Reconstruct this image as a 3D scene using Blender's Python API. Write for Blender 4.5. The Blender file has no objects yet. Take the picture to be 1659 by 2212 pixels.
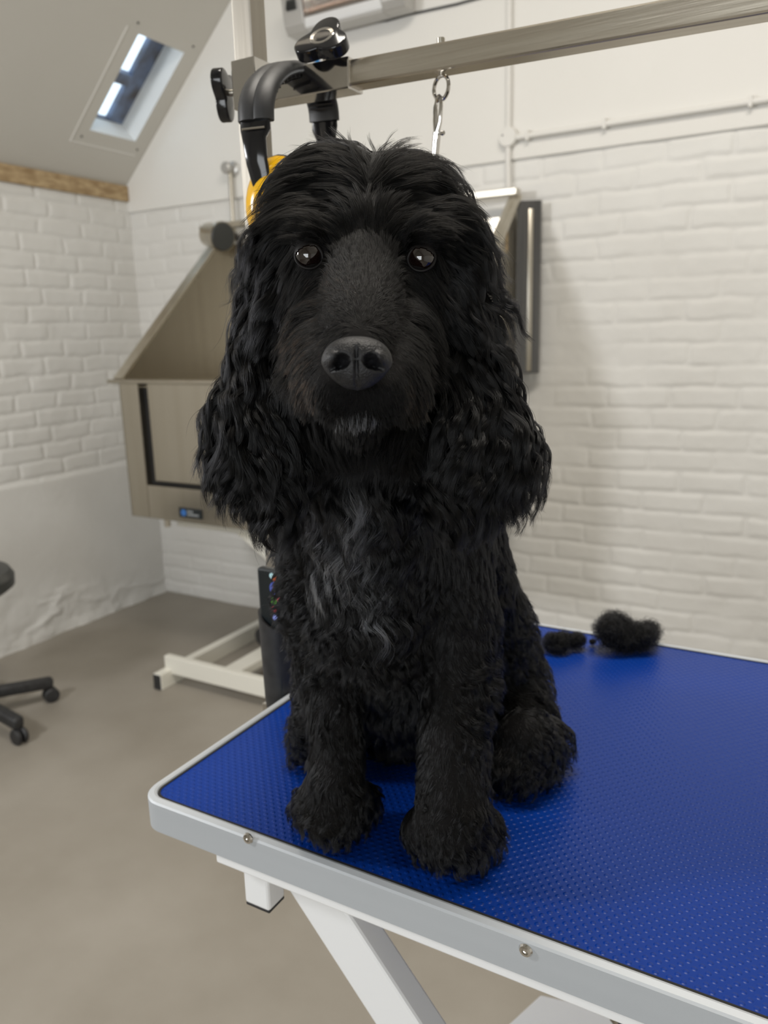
import bpy, bmesh, math, random
import numpy as np
from mathutils import Vector, Matrix
random.seed(7); rng = np.random.default_rng(11)
C = bpy.context.scene.collection
S = bpy.context.scene
R = math.radians

# ------------------------------------------------------------------ camera
FPX = 1692.3                       # focal length in pixels of the 1659 px wide picture
yaw, pitch, roll = R(30.02), R(12.93), R(-1.555)
EYE = np.array([0.0, 0.0, 1.42])
fw = np.array([-math.sin(yaw)*math.cos(pitch), math.cos(yaw)*math.cos(pitch), -math.sin(pitch)])
_r = np.array([math.cos(yaw), math.sin(yaw), 0.0]); _u = np.cross(_r, fw)
rt = _r*math.cos(roll)+_u*math.sin(roll); up = -_r*math.sin(roll)+_u*math.cos(roll)
cam_d = bpy.data.cameras.new('camera'); cam = bpy.data.objects.new('camera', cam_d); C.objects.link(cam)
cam.matrix_world = Matrix(((rt[0], up[0], -fw[0], EYE[0]), (rt[1], up[1], -fw[1], EYE[1]), (rt[2], up[2], -fw[2], EYE[2]), (0, 0, 0, 1)))
cam_d.sensor_fit = 'HORIZONTAL'; cam_d.sensor_width = 36; cam_d.lens = 36*FPX/1659
cam_d.clip_start = 0.02; cam_d.clip_end = 60
cam_d.dof.use_dof = True; cam_d.dof.focus_distance = 0.50; cam_d.dof.aperture_fstop = 12.5
S.camera = cam

def P(x, y, d):                    # the point of the room seen at photo pixel (x, y), d metres in front of the lens
    return EYE + d*(fw + (x-829.5)/FPX*rt - (y-1106)/FPX*up)
def PZ(x, y, z):
    r_ = fw + (x-829.5)/FPX*rt - (y-1106)/FPX*up
    return EYE + r_*(z-EYE[2])/r_[2]
def PY(x, y, Y):
    r_ = fw + (x-829.5)/FPX*rt - (y-1106)/FPX*up
    return EYE + r_*(Y-EYE[1])/r_[1]

# ------------------------------------------------------------------ world, lamps, exposure
W = bpy.data.worlds.new('world'); S.world = W; W.use_nodes = True
bg = W.node_tree.nodes['Background']; bg.inputs[0].default_value = (0.80, 0.92, 1.0, 1); bg.inputs[1].default_value = 2.0
S.view_settings.view_transform = 'Standard'; S.view_settings.look = 'None'
S.view_settings.exposure = -0.13; S.view_settings.gamma = 1.0; S.view_settings.use_curve_mapping = False

def area(name, loc, target, sx, sy, watts, col):
    l = bpy.data.lights.new(name, 'AREA'); l.shape = 'RECTANGLE'; l.size = sx; l.size_y = sy; l.energy = watts; l.color = col
    o = bpy.data.objects.new(name, l); C.objects.link(o); o.location = loc
    o.rotation_euler = (Vector(target)-Vector(loc)).to_track_quat('-Z', 'Y').to_euler(); return o
area('key_lamp', (-2.3, -0.35, 2.03), (-1.0, 2.6, 1.1), 0.36, 0.36, 36, (0.97, 0.98, 1.0))  # small lamp inferred from the shadow right of the bath; no window here
area('ceiling_light', (-0.2, 0.9, 3.5), (-0.5, 1.5, 0.0), 1.5, 0.5, 56, (1.0, 0.94, 0.85))
area('front_fill', (0.2, -2.5, 1.4), (-0.4, 1.0, 0.8), 2.0, 1.5, 58, (0.93, 0.97, 1.0))  # added lamp standing in for daylight from behind the camera; no doorway built

# ------------------------------------------------------------------ materials
def mat(name, col, rough=0.6, metal=0.0, spec=0.5, **kw):
    m = bpy.data.materials.new(name); m.use_nodes = True
    b = m.node_tree.nodes['Principled BSDF']
    b.inputs['Base Color'].default_value = (*col, 1); b.inputs['Roughness'].default_value = rough
    b.inputs['Metallic'].default_value = metal; b.inputs['Specular IOR Level'].default_value = spec
    for k, v in kw.items(): b.inputs[k.replace('_', ' ')].default_value = v
    return m
def nn(m, t, **kw):
    n = m.node_tree.nodes.new(t)
    for k, v in kw.items(): setattr(n, k, v)
    return n
def lk(m, a, b): m.node_tree.links.new(a, b)
def mottle(m, c1, c2, scale, detail=6, lo=0.35, hi=0.65, stretch=(1, 1, 1), bump=0, bscale=None, rough=None):
    b = m.node_tree.nodes['Principled BSDF']
    tc = nn(m, 'ShaderNodeTexCoord'); mp = nn(m, 'ShaderNodeMapping'); mp.inputs['Scale'].default_value = stretch
    lk(m, tc.outputs['Object'], mp.inputs[0])
    n = nn(m, 'ShaderNodeTexNoise'); n.inputs['Scale'].default_value = scale; n.inputs['Detail'].default_value = detail
    lk(m, mp.outputs[0], n.inputs['Vector'])
    r = nn(m, 'ShaderNodeValToRGB'); r.color_ramp.elements[0].position = lo; r.color_ramp.elements[1].position = hi
    r.color_ramp.elements[0].color = (*c1, 1); r.color_ramp.elements[1].color = (*c2, 1)
    lk(m, n.outputs[0], r.inputs[0]); lk(m, r.outputs[0], b.inputs['Base Color'])
    if rough:
        q = nn(m, 'ShaderNodeMapRange'); q.inputs[3].default_value = rough[0]; q.inputs[4].default_value = rough[1]
        lk(m, n.outputs[0], q.inputs[0]); lk(m, q.outputs[0], b.inputs['Roughness'])
    if bump:
        n2 = nn(m, 'ShaderNodeTexNoise'); n2.inputs['Scale'].default_value = bscale or scale; n2.inputs['Detail'].default_value = 5
        lk(m, mp.outputs[0], n2.inputs['Vector'])
        bp = nn(m, 'ShaderNodeBump'); bp.inputs['Strength'].default_value = 1; bp.inputs['Distance'].default_value = bump
        lk(m, n2.outputs[0], bp.inputs['Height']); lk(m, bp.outputs[0], b.inputs['Normal'])
    return m
M = {}
M['brick'] = mottle(mat('painted_brick', (.72, .70, .65), .55), (.67, .655, .62), (.745, .735, .705), 2.2, 8, .3, .7, bump=.0018, bscale=32)
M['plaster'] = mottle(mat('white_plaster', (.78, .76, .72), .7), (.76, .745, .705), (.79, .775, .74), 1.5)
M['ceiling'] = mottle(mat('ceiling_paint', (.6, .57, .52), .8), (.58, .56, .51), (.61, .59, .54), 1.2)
M['floor'] = mottle(mat('painted_concrete', (.30, .27, .23), .5, spec=.4), (.275, .247, .205), (.345, .315, .27), 3.0, 9, .3, .72, bump=.0006, bscale=40, rough=(.42, .62))
M['osb'] = mottle(mat('chipboard', (.4, .28, .15), .8), (.30, .20, .10), (.50, .37, .21), 45, 6, .35, .65, (1, .35, 1), bump=.002)
def steel(name, c1, c2, rough, stretch, scale=30, bump=0.00008):
    m = mottle(mat(name, c1, rough, 1.0), c1, c2, scale, 4, .3, .7, stretch, bump=bump, bscale=scale*3); return m
M['steel'] = steel('brushed_steel', (.53, .49, .41), (.60, .565, .49), .30, (1, 1, .06))
M['steel_bar'] = steel('brushed_steel_bar', (.52, .47, .39), (.62, .575, .49), .27, (.04, 1, 1), 120, .0001)
M['steel_post'] = steel('brushed_steel_post', (.38, .35, .30), (.44, .41, .36), .48, (1, 1, .04), 120)
M['steel_bath'] = steel('brushed_steel_bath', (.40, .365, .30), (.44, .405, .34), .27, (1, 1, .03), 26, .00005)
M['chrome'] = mat('polished_chrome', (.72, .70, .67), .09, 1.0)
M['darksteel'] = steel('dark_steel', (.12, .12, .12), (.20, .195, .19), .3, (1, 1, .05))
M['alu'] = mottle(mat('anodised_aluminium', (.50, .52, .54), .52, .15, .35), (.47, .495, .52), (.52, .545, .57), 20, 4, .3, .7, (.05, .05, 1))
M['cream'] = mat('cream_enamel', (.80, .78, .70), .35)
M['white'] = mat('white_enamel', (.90, .905, .91), .3)
M['blackp'] = mat('black_gloss_plastic', (.009, .009, .010), .12)
M['blackm'] = mottle(mat('black_rubber', (.022, .022, .023), .5), (.018, .018, .019), (.032, .032, .033), 60)
M['yellow'] = mat('yellow_plastic', (.85, .46, .01), .18)
M['grey'] = mat('grey_plastic', (.045, .047, .045), .45)
M['heater'] = mat('heater_silver', (.52, .51, .49), .38, .6)
M['copper'] = mat('copper_reflector', (.66, .46, .36), .22, 1.0)
M['blue'] = mat('blue_tape', (.02, .22, .55), .5)
M['badge'] = mat('badge_black', (.012, .016, .018), .3)
M['badge_blue'] = mat('badge_blue', (.03, .13, .38), .4)
M['badge_grey'] = mat('badge_lettering', (.30, .32, .33), .5)
M['hole'] = mat('dark_gap', (.012, .011, .010), .8)
# mat with raised dots
def dots():
    m = mat('blue_dotted_rubber', (.004, .040, .36), .34, spec=.26); b = m.node_tree.nodes['Principled BSDF']
    b.inputs['Base Color'].default_value = (.001, .033, .25, 1)
    tc = nn(m, 'ShaderNodeTexCoord'); sp = nn(m, 'ShaderNodeSeparateXYZ'); lk(m, tc.outputs['Object'], sp.inputs[0])
    def mth(op, a, bb=None):
        n = nn(m, 'ShaderNodeMath', operation=op)
        for i, v in enumerate((a, bb)):
            if v is None: continue
            if isinstance(v, (int, float)): n.inputs[i].default_value = v
            else: lk(m, v, n.inputs[i])
        return n.outputs[0]
    px, py = 0.0088, 0.0050
    u = mth('DIVIDE', sp.outputs[0], px); v = mth('DIVIDE', sp.outputs[1], py)
    row = mth('FLOOR', v); odd = mth('MULTIPLY', mth('MODULO', mth('ADD', row, 1000), 2), 0.5)
    fu = mth('MULTIPLY', mth('SUBTRACT', mth('FRACT', mth('ADD', u, odd)), .5), px)
    fv = mth('MULTIPLY', mth('SUBTRACT', mth('FRACT', v), .5), py)
    d = mth('SQRT', mth('ADD', mth('MULTIPLY', fu, fu), mth('MULTIPLY', fv, fv)))
    r = nn(m, 'ShaderNodeMapRange'); r.interpolation_type = 'SMOOTHSTEP'
    r.inputs[1].default_value = .0025; r.inputs[2].default_value = .0008; r.inputs[3].default_value = 0; r.inputs[4].default_value = 1
    lk(m, d, r.inputs[0])
    bp = nn(m, 'ShaderNodeBump'); bp.inputs['Distance'].default_value = .0005; bp.inputs['Strength'].default_value = 1
    lk(m, r.outputs[0], bp.inputs['Height']); lk(m, bp.outputs[0], b.inputs['Normal'])
    return m
M['dots'] = dots()

# ------------------------------------------------------------------ mesh helpers
def link(name, me, m=None, parent=None, smooth=False, **props):
    o = bpy.data.objects.new(name, me); C.objects.link(o)
    if m is not None and not len(me.materials): me.materials.append(M[m] if isinstance(m, str) else m)
    if smooth:
        me.polygons.foreach_set('use_smooth', [True]*len(me.polygons))
    if parent is not None: o.parent = parent
    for k, v in props.items(): o[k] = v
    return o
def obj(name, bm, m, parent=None, smooth=False, sharp=35, **props):
    me = bpy.data.meshes.new(name); bmesh.ops.recalc_face_normals(bm, faces=bm.faces); bm.normal_update()
    if smooth:
        for f in bm.faces: f.smooth = True
        for e in bm.edges:
            if len(e.link_faces) == 2 and e.calc_face_angle(0) > R(sharp): e.smooth = False
    bm.to_mesh(me); bm.free()
    return link(name, me, m, parent, False, **props)
def thing(name, label, cat, group=None, loc=(0, 0, 0)):
    o = bpy.data.objects.new(name, None); C.objects.link(o); o.empty_display_size = .05
    o['label'] = label; o['category'] = cat
    if group: o['group'] = group
    return o
def BM(): return bmesh.new()
def box(bm, lo, hi, bev=0.0, mtx=None, seg=2):
    lo, hi = Vector(lo), Vector(hi); c = (lo+hi)/2; s = hi-lo
    t = BM(); bmesh.ops.create_cube(t, size=1)
    for v in t.verts: v.co = Vector((v.co.x*s.x, v.co.y*s.y, v.co.z*s.z))
    if bev: bmesh.ops.bevel(t, geom=list(t.edges), offset=bev, segments=seg, profile=.5, affect='EDGES')
    for v in t.verts:
        v.co = v.co+c
        if mtx is not None: v.co = mtx @ v.co
    merge(bm, t)
def merge(bm, t):
    me = bpy.data.meshes.new('tmp'); t.to_mesh(me); t.free(); bm.from_mesh(me); bpy.data.meshes.remove(me)
def beam(bm, a, b, w, h, bev=.002, upv=(0, 0, 1), ext=0):     # rectangular tube between a and b
    a, b = Vector(a), Vector(b); d = (b-a); L = d.length; d.normalize()
    s = d.cross(Vector(upv)).normalized(); u = s.cross(d)
    mt = Matrix(((s.x, d.x, u.x, a.x), (s.y, d.y, u.y, a.y), (s.z, d.z, u.z, a.z), (0, 0, 0, 1)))
    box(bm, (-w/2, -ext, -h/2), (w/2, L+ext, h/2), bev, mt)
def tube(bm, pts, r, n=10, cap=True, closed=False, flat=None):
    pts = [Vector(p) for p in pts]; N = len(pts); rings = []
    rs = r if isinstance(r, (list, tuple)) else [r]*N
    prev = None
    for i, p in enumerate(pts):
        if closed: t = pts[(i+1) % N]-pts[i-1]
        else: t = pts[min(i+1, N-1)]-pts[max(i-1, 0)]
        t.normalize()
        if prev is None:
            a = Vector((0, 0, 1)) if abs(t.z) < .9 else Vector((1, 0, 0)); s = t.cross(a).normalized()
        else:
            s = (prev-t*prev.dot(t)).normalized()
        prev = s; u = t.cross(s)
        rings.append([bm.verts.new(p+rs[i]*(math.cos(2*math.pi*k/n)*s+math.sin(2*math.pi*k/n)*u)) for k in range(n)])
    for i in range(N if closed else N-1):
        A, B = rings[i], rings[(i+1) % N]
        for k in range(n): bm.faces.new((A[k], A[(k+1) % n], B[(k+1) % n], B[k]))
    if cap and not closed:
        bm.faces.new(rings[0][::-1]); bm.faces.new(rings[-1])
def lathe(bm, prof, o, ax, n=24, cap=True):                   # prof: (radius, height) along the axis
    o, ax = Vector(o), Vector(ax).normalized(); a = Vector((0, 0, 1)) if abs(ax.z) < .9 else Vector((1, 0, 0))
    s = ax.cross(a).normalized(); u = ax.cross(s); rings = []
    for r, h in prof:
        rings.append([bm.verts.new(o+ax*h+max(r, 1e-5)*(math.cos(2*math.pi*k/n)*s+math.sin(2*math.pi*k/n)*u)) for k in range(n)])
    for A, B in zip(rings, rings[1:]):
        for k in range(n): bm.faces.new((A[k], A[(k+1) % n], B[(k+1) % n], B[k]))
    if cap: bm.faces.new(rings[0][::-1]); bm.faces.new(rings[-1])
def prism(bm, poly, o, ex, ey, ez, depth, bev=0.0, seg=2):     # polygon in (ex,ey) extruded along ez
    t = BM(); o, ex, ey, ez = Vector(o), Vector(ex), Vector(ey), Vector(ez)
    vs = [t.verts.new(o+ex*x+ey*y) for x, y in poly]; f = t.faces.new(vs)
    r_ = bmesh.ops.extrude_face_region(t, geom=[f]); nv = [g for g in r_['geom'] if isinstance(g, bmesh.types.BMVert)]
    bmesh.ops.translate(t, verts=nv, vec=ez*depth)
    bmesh.ops.recalc_face_normals(t, faces=t.faces)
    if bev: bmesh.ops.bevel(t, geom=list(t.edges), offset=bev, segments=seg, profile=.5, affect='EDGES')
    merge(bm, t)
def noise2(X, Y, cell, seed):
    g = np.random.default_rng(seed).random((256, 256))
    x = X/cell; y = Y/cell; xi = np.floor(x).astype(int); yi = np.floor(y).astype(int)
    fx = x-xi; fy = y-yi; fx = fx*fx*(3-2*fx); fy = fy*fy*(3-2*fy)
    a = g[xi % 256, yi % 256]; b = g[(xi+1) % 256, yi % 256]; c = g[xi % 256, (yi+1) % 256]; d = g[(xi+1) % 256, (yi+1) % 256]
    return (a*(1-fx)+b*fx)*(1-fy)+(c*(1-fx)+d*fx)*fy
def fbm(X, Y, cell, seed, o=4): return sum(noise2(X, Y, cell/2**k, seed+k)/2**k for k in range(o))/sum(1/2**k for k in range(o))-.5
def brick_height(U, V, seed, soft=1.0):
    BW, BH = .232, .0790
    u = U+.05*fbm(U, V, .35, seed)+.016*fbm(U, V, .07, seed+9); v = V+.030*fbm(U, V, .9, seed+20)+.016*fbm(U, V, .09, seed+30)
    row = np.floor(v/BH); off = (row % 2)*.5+.35*np.random.default_rng(seed+3).random(400)[(row.astype(int)) % 400]
    uu = u/BW+off; col = np.floor(uu)
    fu = np.abs(uu-col-.5)*BW; fv = np.abs(v/BH-row-.5)*BH
    du = BW/2-fu; dv = BH/2-fv
    w = .010+.010*(noise2(U, V, .12, seed+40))
    sst = lambda t: np.clip(t, 0, 1)**2*(3-2*np.clip(t, 0, 1))
    m = sst(du/w)*sst(dv/w)
    h = np.random.default_rng(seed+5).random((512, 512))[(row.astype(int)) % 512, (col.astype(int)) % 512]
    fade = .18+.82*sst((noise2(U, V, .5, seed+60)+noise2(U, V, .16, seed+61)*.6-.40)/.55)   # thick paint drowns some of the joints
    return (.0058*fade*m + .0025*(h-.5)*m + .009*fbm(U, V, .25, seed+70) + .0025*fbm(U, V, .045, seed+80))*soft
def grid_mesh(U, V, pos):
    nu, nv = U.shape; co = pos.reshape(-1, 3)
    idx = np.arange(nu*nv).reshape(nu, nv)
    q = np.stack([idx[:-1, :-1], idx[1:, :-1], idx[1:, 1:], idx[:-1, 1:]], -1).reshape(-1, 4)
    me = bpy.data.meshes.new('grid'); me.vertices.add(len(co)); me.vertices.foreach_set('co', co.astype(np.float32).ravel())
    me.loops.add(q.size); me.loops.foreach_set('vertex_index', q.ravel().astype(np.int32))
    me.polygons.add(len(q)); me.polygons.foreach_set('loop_start', np.arange(0, q.size, 4, dtype=np.int32))
    me.polygons.foreach_set('use_smooth', np.ones(len(q), bool))
    me.update(calc_edges=True); return me

# ================================================================== THE ROOM
XL, YF, ZL = -3.265, 3.100, 2.056          # left wall, far wall, top of the brickwork on the far wall
XR, YN = 2.4, -2.6
SL = .917                                  # slope of the roof
# floor
b = BM(); box(b, (XL-.15, YN, -.1), (XR, YF+.15, 0)); obj('floor', b, 'floor', kind='structure')
# far wall, brick part
us = np.arange(XL-.01, .95, .0075); vs = np.arange(-.01, ZL+.03, .0075); U, V = np.meshgrid(us, vs, indexing='ij')
h = brick_height(U, V, 5)
h += .012*np.clip((.25-V)/.25, 0, 1)*(fbm(U, V, .1, 91)+.3)
link('wall_far', grid_mesh(U, V, np.stack([U, YF-h, V], -1)), 'brick', kind='structure')
b = BM(); box(b, (.94, YF-.01, -.01), (XR, YF+.1, ZL+.02)); box(b, (XL-.1, YF+.03, -.01), (.95, YF+.13, ZL+.02)); obj('wall_far_end', b, 'brick', kind='structure')
# far wall, plastered gable above a small ledge
XRG = -.45; zr = 2.181+SL*(XRG-XL)
b = BM(); prism(b, [(XL, ZL), (XR, ZL), (XR, zr-SL*(XR-XRG)), (XRG, zr), (XL, 2.181)], (0, YF-.016, 0), (1, 0, 0), (0, 0, 1), (0, 1, 0), .1, .004)
obj('wall_gable', b, 'plaster', kind='structure')
# left wall: brick above, smooth render below, lumpy at its foot
us = np.arange(.9, YF+.02, .0075); vs = np.arange(-.01, 2.15, .0075); U, V = np.meshgrid(us, vs, indexing='ij')
h = brick_height(U, V, 55)
zr_ = .775+.015*fbm(U, V, .2, 400)
t = np.clip((zr_-V)/.02+.5, 0, 1); t = t*t*(3-2*t)
low = np.clip((.52-.18*(U-1.2)-V)/.40+.30*fbm(U, V, .15, 410), 0, 1)
smooth = .0125+.003*fbm(U, V, .4, 420)
ridge = 1-np.abs(2*fbm(U*.7+V*.35, V*1.5, .22, 430, 4))*5
smooth = smooth+low*(.034*np.clip(ridge, 0, 1)*noise2(U, V, .2, 440)+.030*fbm(U, V, .12, 450, 3))
smooth = smooth+.02*np.clip((.05-V)/.05, 0, 1)*(.5+fbm(U, V, .09, 470))
h = h*(1-t)+smooth*t
link('wall_left', grid_mesh(U, V, np.stack([XL+h, U, V], -1)), 'brick', kind='structure')
b = BM(); box(b, (XL-.1, YN, -.01), (XL+.004, .91, 2.15)); box(b, (XL-.13, .9, -.01), (XL-.03, YF+.1, 2.2)); obj('wall_left_end', b, 'brick', kind='structure')
b = BM(); box(b, (XR, YN, -.01), (XR+.1, YF, 2.2)); obj('wall_right', b, 'plaster', kind='structure')
b = BM(); box(b, (XL-.1, YN-.1, -.01), (XR+.1, YN, 4.9)); obj('wall_near', b, 'plaster', kind='structure')
# chipboard plate on top of the left wall
b = BM(); box(b, (XL-.02, YN, 2.108), (XL+.022, YF-.018, 2.182), .001); obj('trim_1', b, 'osb', kind='structure')
# roof slopes, with the opening of the rooflight
def rp(s, y, off=0): return Vector((XL+s, y, 2.181+SL*s)) + off*Vector((-SL, 0, 1)).normalized()
s0, s1, y0, y1 = .192, .549, 2.722, 2.996
b = BM()
for (a0, a1, b0, b1) in ((0, XRG-XL, YN, y0), (0, XRG-XL, y1, YF), (0, s0, y0, y1), (s1, XRG-XL, y0, y1)):
    b.faces.new([b.verts.new(rp(*q)) for q in ((a0, b0), (a1, b0), (a1, b1), (a0, b1))])
b.faces.new([b.verts.new(q) for q in ((XRG, YN, zr), (XR, YN, zr-SL*(XR-XRG)), (XR, YF, zr-SL*(XR-XRG)), (XRG, YF, zr))])
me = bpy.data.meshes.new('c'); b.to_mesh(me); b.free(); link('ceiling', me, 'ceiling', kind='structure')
# rooflight: plastered lining, dark sash with a crossbar, glass
M['lining'] = mat('rooflight_lining', (.80, .82, .82), .6)
M['sash'] = mottle(mat('rooflight_sash', (.16, .18, .24), .5), (.10, .09, .085), (.20, .26, .40), 9, 4, .35, .62)
nrm = Vector((-SL, 0, 1)).normalized(); sl = Vector((1, 0, SL)).normalized(); DP = .12
def rq(s, y, o): return rp(s, y)+nrm*o
wl = bpy.data.objects.new('window_1', None); C.objects.link(wl); wl['kind'] = 'structure'
b = BM()
def rbox(b, a0, a1, c0, c1, o0, o1, bev=.002):
    mt = Matrix(((sl.x, 0, nrm.x, XL), (0, 1, 0, 0), (sl.z, 0, nrm.z, 2.181), (0, 0, 0, 1))); k = math.sqrt(1+SL*SL)
    box(b, (a0*k, c0, o0), (a1*k, c1, o1), bev, mt)
for a in ((s0-.03, s1+.03, y1, y1+.012), (s0-.03, s1+.03, y0-.012, y0), (s0-.012, s0, y0, y1), (s1, s1+.012, y0, y1)): rbox(b, *a, .0005, DP+.012, 0)
obj('lining', b, 'lining', wl); b = BM()
rbox(b, s0-.02, s1+.02, 2.912, y1+.03, DP-.002, DP+.03); rbox(b, .335, .375, y0-.1, 2.912, DP-.012, DP+.03)
rbox(b, s0-.05, s0+.004, y0-.1, y1, DP-.002, DP+.03); rbox(b, s1-.004, s1+.05, y0-.1, y1, DP-.002, DP+.03)
obj('sash', b, 'sash', wl)
gm = mat('window_glass', (.9, .95, 1), .02, Transmission_Weight=1.0, IOR=1.1)
b = BM(); rbox(b, s0-.05, s1+.05, y0-.1, y1+.03, DP+.012, DP+.016, 0); obj('glass', b, gm, wl)
# raised line of the plasterboard patch round the rooflight, and its screws
b = BM(); rbox(b, .135, .56, 2.649, 2.655, -.003, .001, .001); rbox(b, .135, .139, 2.652, 3.04, -.002, .001, .001); obj('trim_2', b, 'plaster', kind='structure')
for i, (x, y) in enumerate(((298, 49), (417, 100), (176, 294), (296, 323))):
    r_ = fw+(x-829.5)/FPX*rt-(y-1106)/FPX*up; r_ = Vector(r_); o = Vector(rp(0, 0)); tt = (o-Vector(EYE)).dot(nrm)/r_.dot(nrm)
    q = Vector(EYE)+r_*tt; b = BM(); lathe(b, [(.005, -.003), (.0045, .001)], q, nrm, 10)
    c_ = obj('screw', b, 'grey'); c_['label'] = 'small dark screw head in the sloping ceiling beside the rooflight, ' + ('above its top corner', 'right of its upper edge', 'below its left corner', 'under its lower right corner')[i]
    c_['category'] = 'screw'; c_['group'] = 'screws round the rooflight'

# ================================================================== WALL FITTINGS
YP = YF-.016
t = thing('cable_conduit', 'white vertical cable pipe running down the far wall to the bath', 'conduit')
b = BM(); tube(b, [(-1.178, YP-.014, z) for z in (4.2, 3.0, 2.16)], .011, 12); tube(b, [(-1.178, YP-.014, 2.12), (-1.178, YP-.014, 2.05), (-1.178, YF-.02, 1.94)], .011, 12)
obj('pipe', b, 'plaster', t, True)
b = BM(); lathe(b, [(.036, 0), (.036, .026), (.033, .030)], (-1.178, YP+.001, 2.135), (0, -1, 0), 28); obj('junction_box', b, 'plaster', t, True)
b = BM(); lathe(b, [(.003, 0), (.003, .002)], (-1.196, YP-.030, 2.142), (0, -1, 0), 10); obj('screw', b, 'grey', t)
t = thing('cable_conduit', 'white horizontal cable pipe above the brickwork, right of the round junction box', 'conduit')
b = BM(); tube(b, [(x, YP-.014, 2.13) for x in (-1.15, 0, 2.2)], .011, 12); obj('pipe', b, 'plaster', t, True)
for x in (-1.10, -.81, -.33, .2, .8):
    b = BM(); box(b, (x-.006, YP-.028, 2.113), (x+.006, YP+.001, 2.150), .002); obj('clip', b, 'plaster', t)
t = thing('infrared_heater', 'silver infrared strip heater mounted high on the far wall', 'heater')
HX0, HX1 = -2.125, -1.565; HZ = 2.70; ht = R(0)
def hm(p): return p
prof = [(-.0, 2.80), (-.09, 2.80), (-.115, 2.78), (-.095, 2.665), (-.075, 2.635), (0, 2.635)]
for (x0, x1, nm) in ((HX0, HX0+.10, 'end_cap'), (HX1-.10, HX1, 'end_cap')):
    b = BM(); prism(b, prof, (x0, YP-.03, 0), (0, 1, 0), (0, 0, 1), (1, 0, 0), x1-x0, .004); e = obj(nm, b, 'heater', t)
    for k in range(7):
        bb = BM(); xx = (x0+x1)/2-.021+k*.007; box(bb, (xx-.0015, YP-.146, 2.715), (xx+.0015, YP-.132, 2.755), 0); bmesh.ops.rotate(bb, verts=bb.verts, cent=(xx, YP-.139, 2.735), matrix=Matrix.Rotation(R(-10), 3, 'X')); obj('vent', bb, 'grey', e)
b = BM(); prism(b, [(0, 2.80), (-.09, 2.80), (-.115, 2.79), (-.10, 2.775), (-.02, 2.775), (-.02, 2.66), (-.085, 2.655), (-.075, 2.635), (0, 2.635)], (HX0+.1, YP-.03, 0), (0, 1, 0), (0, 0, 1), (1, 0, 0), HX1-HX0-.2, .002); obj('housing', b, 'heater', t)
b = BM(); prism(b, [(-.09, 2.775), (-.03, 2.745), (-.03, 2.742), (-.09, 2.770)], (HX0+.1, YP-.03, 0), (0, 1, 0), (0, 0, 1), (1, 0, 0), HX1-HX0-.2); obj('reflector', b, 'copper', t)
b = BM(); prism(b, [(-.088, 2.66), (-.03, 2.70), (-.03, 2.703), (-.088, 2.663)], (HX0+.1, YP-.03, 0), (0, 1, 0), (0, 0, 1), (1, 0, 0), HX1-HX0-.2); obj('reflector', b, 'chrome', t)
b = BM(); tube(b, [(HX0+.1, YP-.08, 2.722), (HX1-.1, YP-.08, 2.722)], .009, 10); obj('heating_tube', b, 'copper', t, True)
for k in range(42):
    x = HX0+.108+k*(HX1-HX0-.216)/41; 
    if k == 0: b = BM()
    tube(b, [(x, YP-.132, 2.782), (x, YP-.125, 2.70), (x, YP-.112, 2.655)], .0013, 5)
obj('grille', b, 'chrome', t)
b = BM()
for k in range(70):
    x = HX0+.104+k*(HX1-HX0-.208)/69; box(b, (x-.0016, YP-.122, 2.650), (x+.0016, YP-.108, 2.682), .0004)
box(b, (HX0+.1, YP-.117, 2.646), (HX1-.1, YP-.109, 2.684), .001); obj('mesh_strip', b, 'white', t)
for x in (-1.95, -1.75):
    b = BM(); box(b, (x, YP-.035, 2.66), (x+.05, YP+.001, 2.76), .003); obj('bracket', b, 'grey', t)
b = BM(); pts = [PY(x, y, YP-.006) for x, y in ((806, 44), (835, 42), (880, 32), (930, 21), (985, 9), (1040, -6), (1100, -30))]
tube(b, pts, [.008, .009, .0045, .0045, .0045, .0045, .0045], 8); o = obj('power_cable', b, 'grey', None, True, label='thin dark power cable rising to the right from the infrared heater', category='cable')
b = BM(); q0, q1 = PY(678, -40, YP-.001), PY(690, 165, YP-.001); box(b, (q0[0]-.013, YP-.0015, 2.52), (q0[0]+.013, YP+.001, 2.95), 0)
obj('blue_tape', b, 'blue', None, label='bright blue vertical strip stuck on the far wall behind the heater', category='tape')

# ================================================================== DOG BATH
BX0, BX1, BY0, BY1 = -2.545, -1.115, 2.27, 3.02
ZT, ZB, ZTOP = 1.262, .690, 1.925
bath = thing('dog_bath', 'stainless steel raised dog bath with sloping sides on a white lifting frame', 'bath')
b = BM()                                                   # front frame round the door
box(b, (BX0, BY0, ZB), (BX0+.105, BY0+.03, ZT-.012), .003); box(b, (BX0+.105, BY0+.001, ZB), (BX1-.105, BY0+.03, ZB+.14), .002)
box(b, (BX1-.105, BY0, ZB), (BX1, BY0+.03, ZT-.012), .003); obj('front_frame', b, 'steel_bath', bath)
b = BM(); box(b, (BX0+.08, BY0+.033, ZB+.1), (BX1-.08, BY0+.036, ZT-.02)); obj('door_gap_shade', b, 'hole', bath)  # near-black sheet puts the shade of the gap round the door into colour
b = BM(); box(b, (BX0+.148, BY0+.008, ZB+.158), (BX1-.13, BY0+.028, ZT-.014), .004); obj('door', b, 'steel_bath', bath)
b = BM(); box(b, (BX0-.035, BY0-.030, ZT-.016), (BX1+.035, BY0+.035, ZT), .005)
obj('front_rim', b, 'steel_bath', bath, True)
def side(x, th):
    b = BM(); prism(b, [(BY0, ZB), (BY1, ZB), (BY1, ZTOP-.02), (BY1-.045, ZTOP-.02), (BY0, ZT-.004)], (x, 0, 0), (0, 1, 0), (0, 0, 1), (1, 0, 0), th, .001); return b
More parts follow.
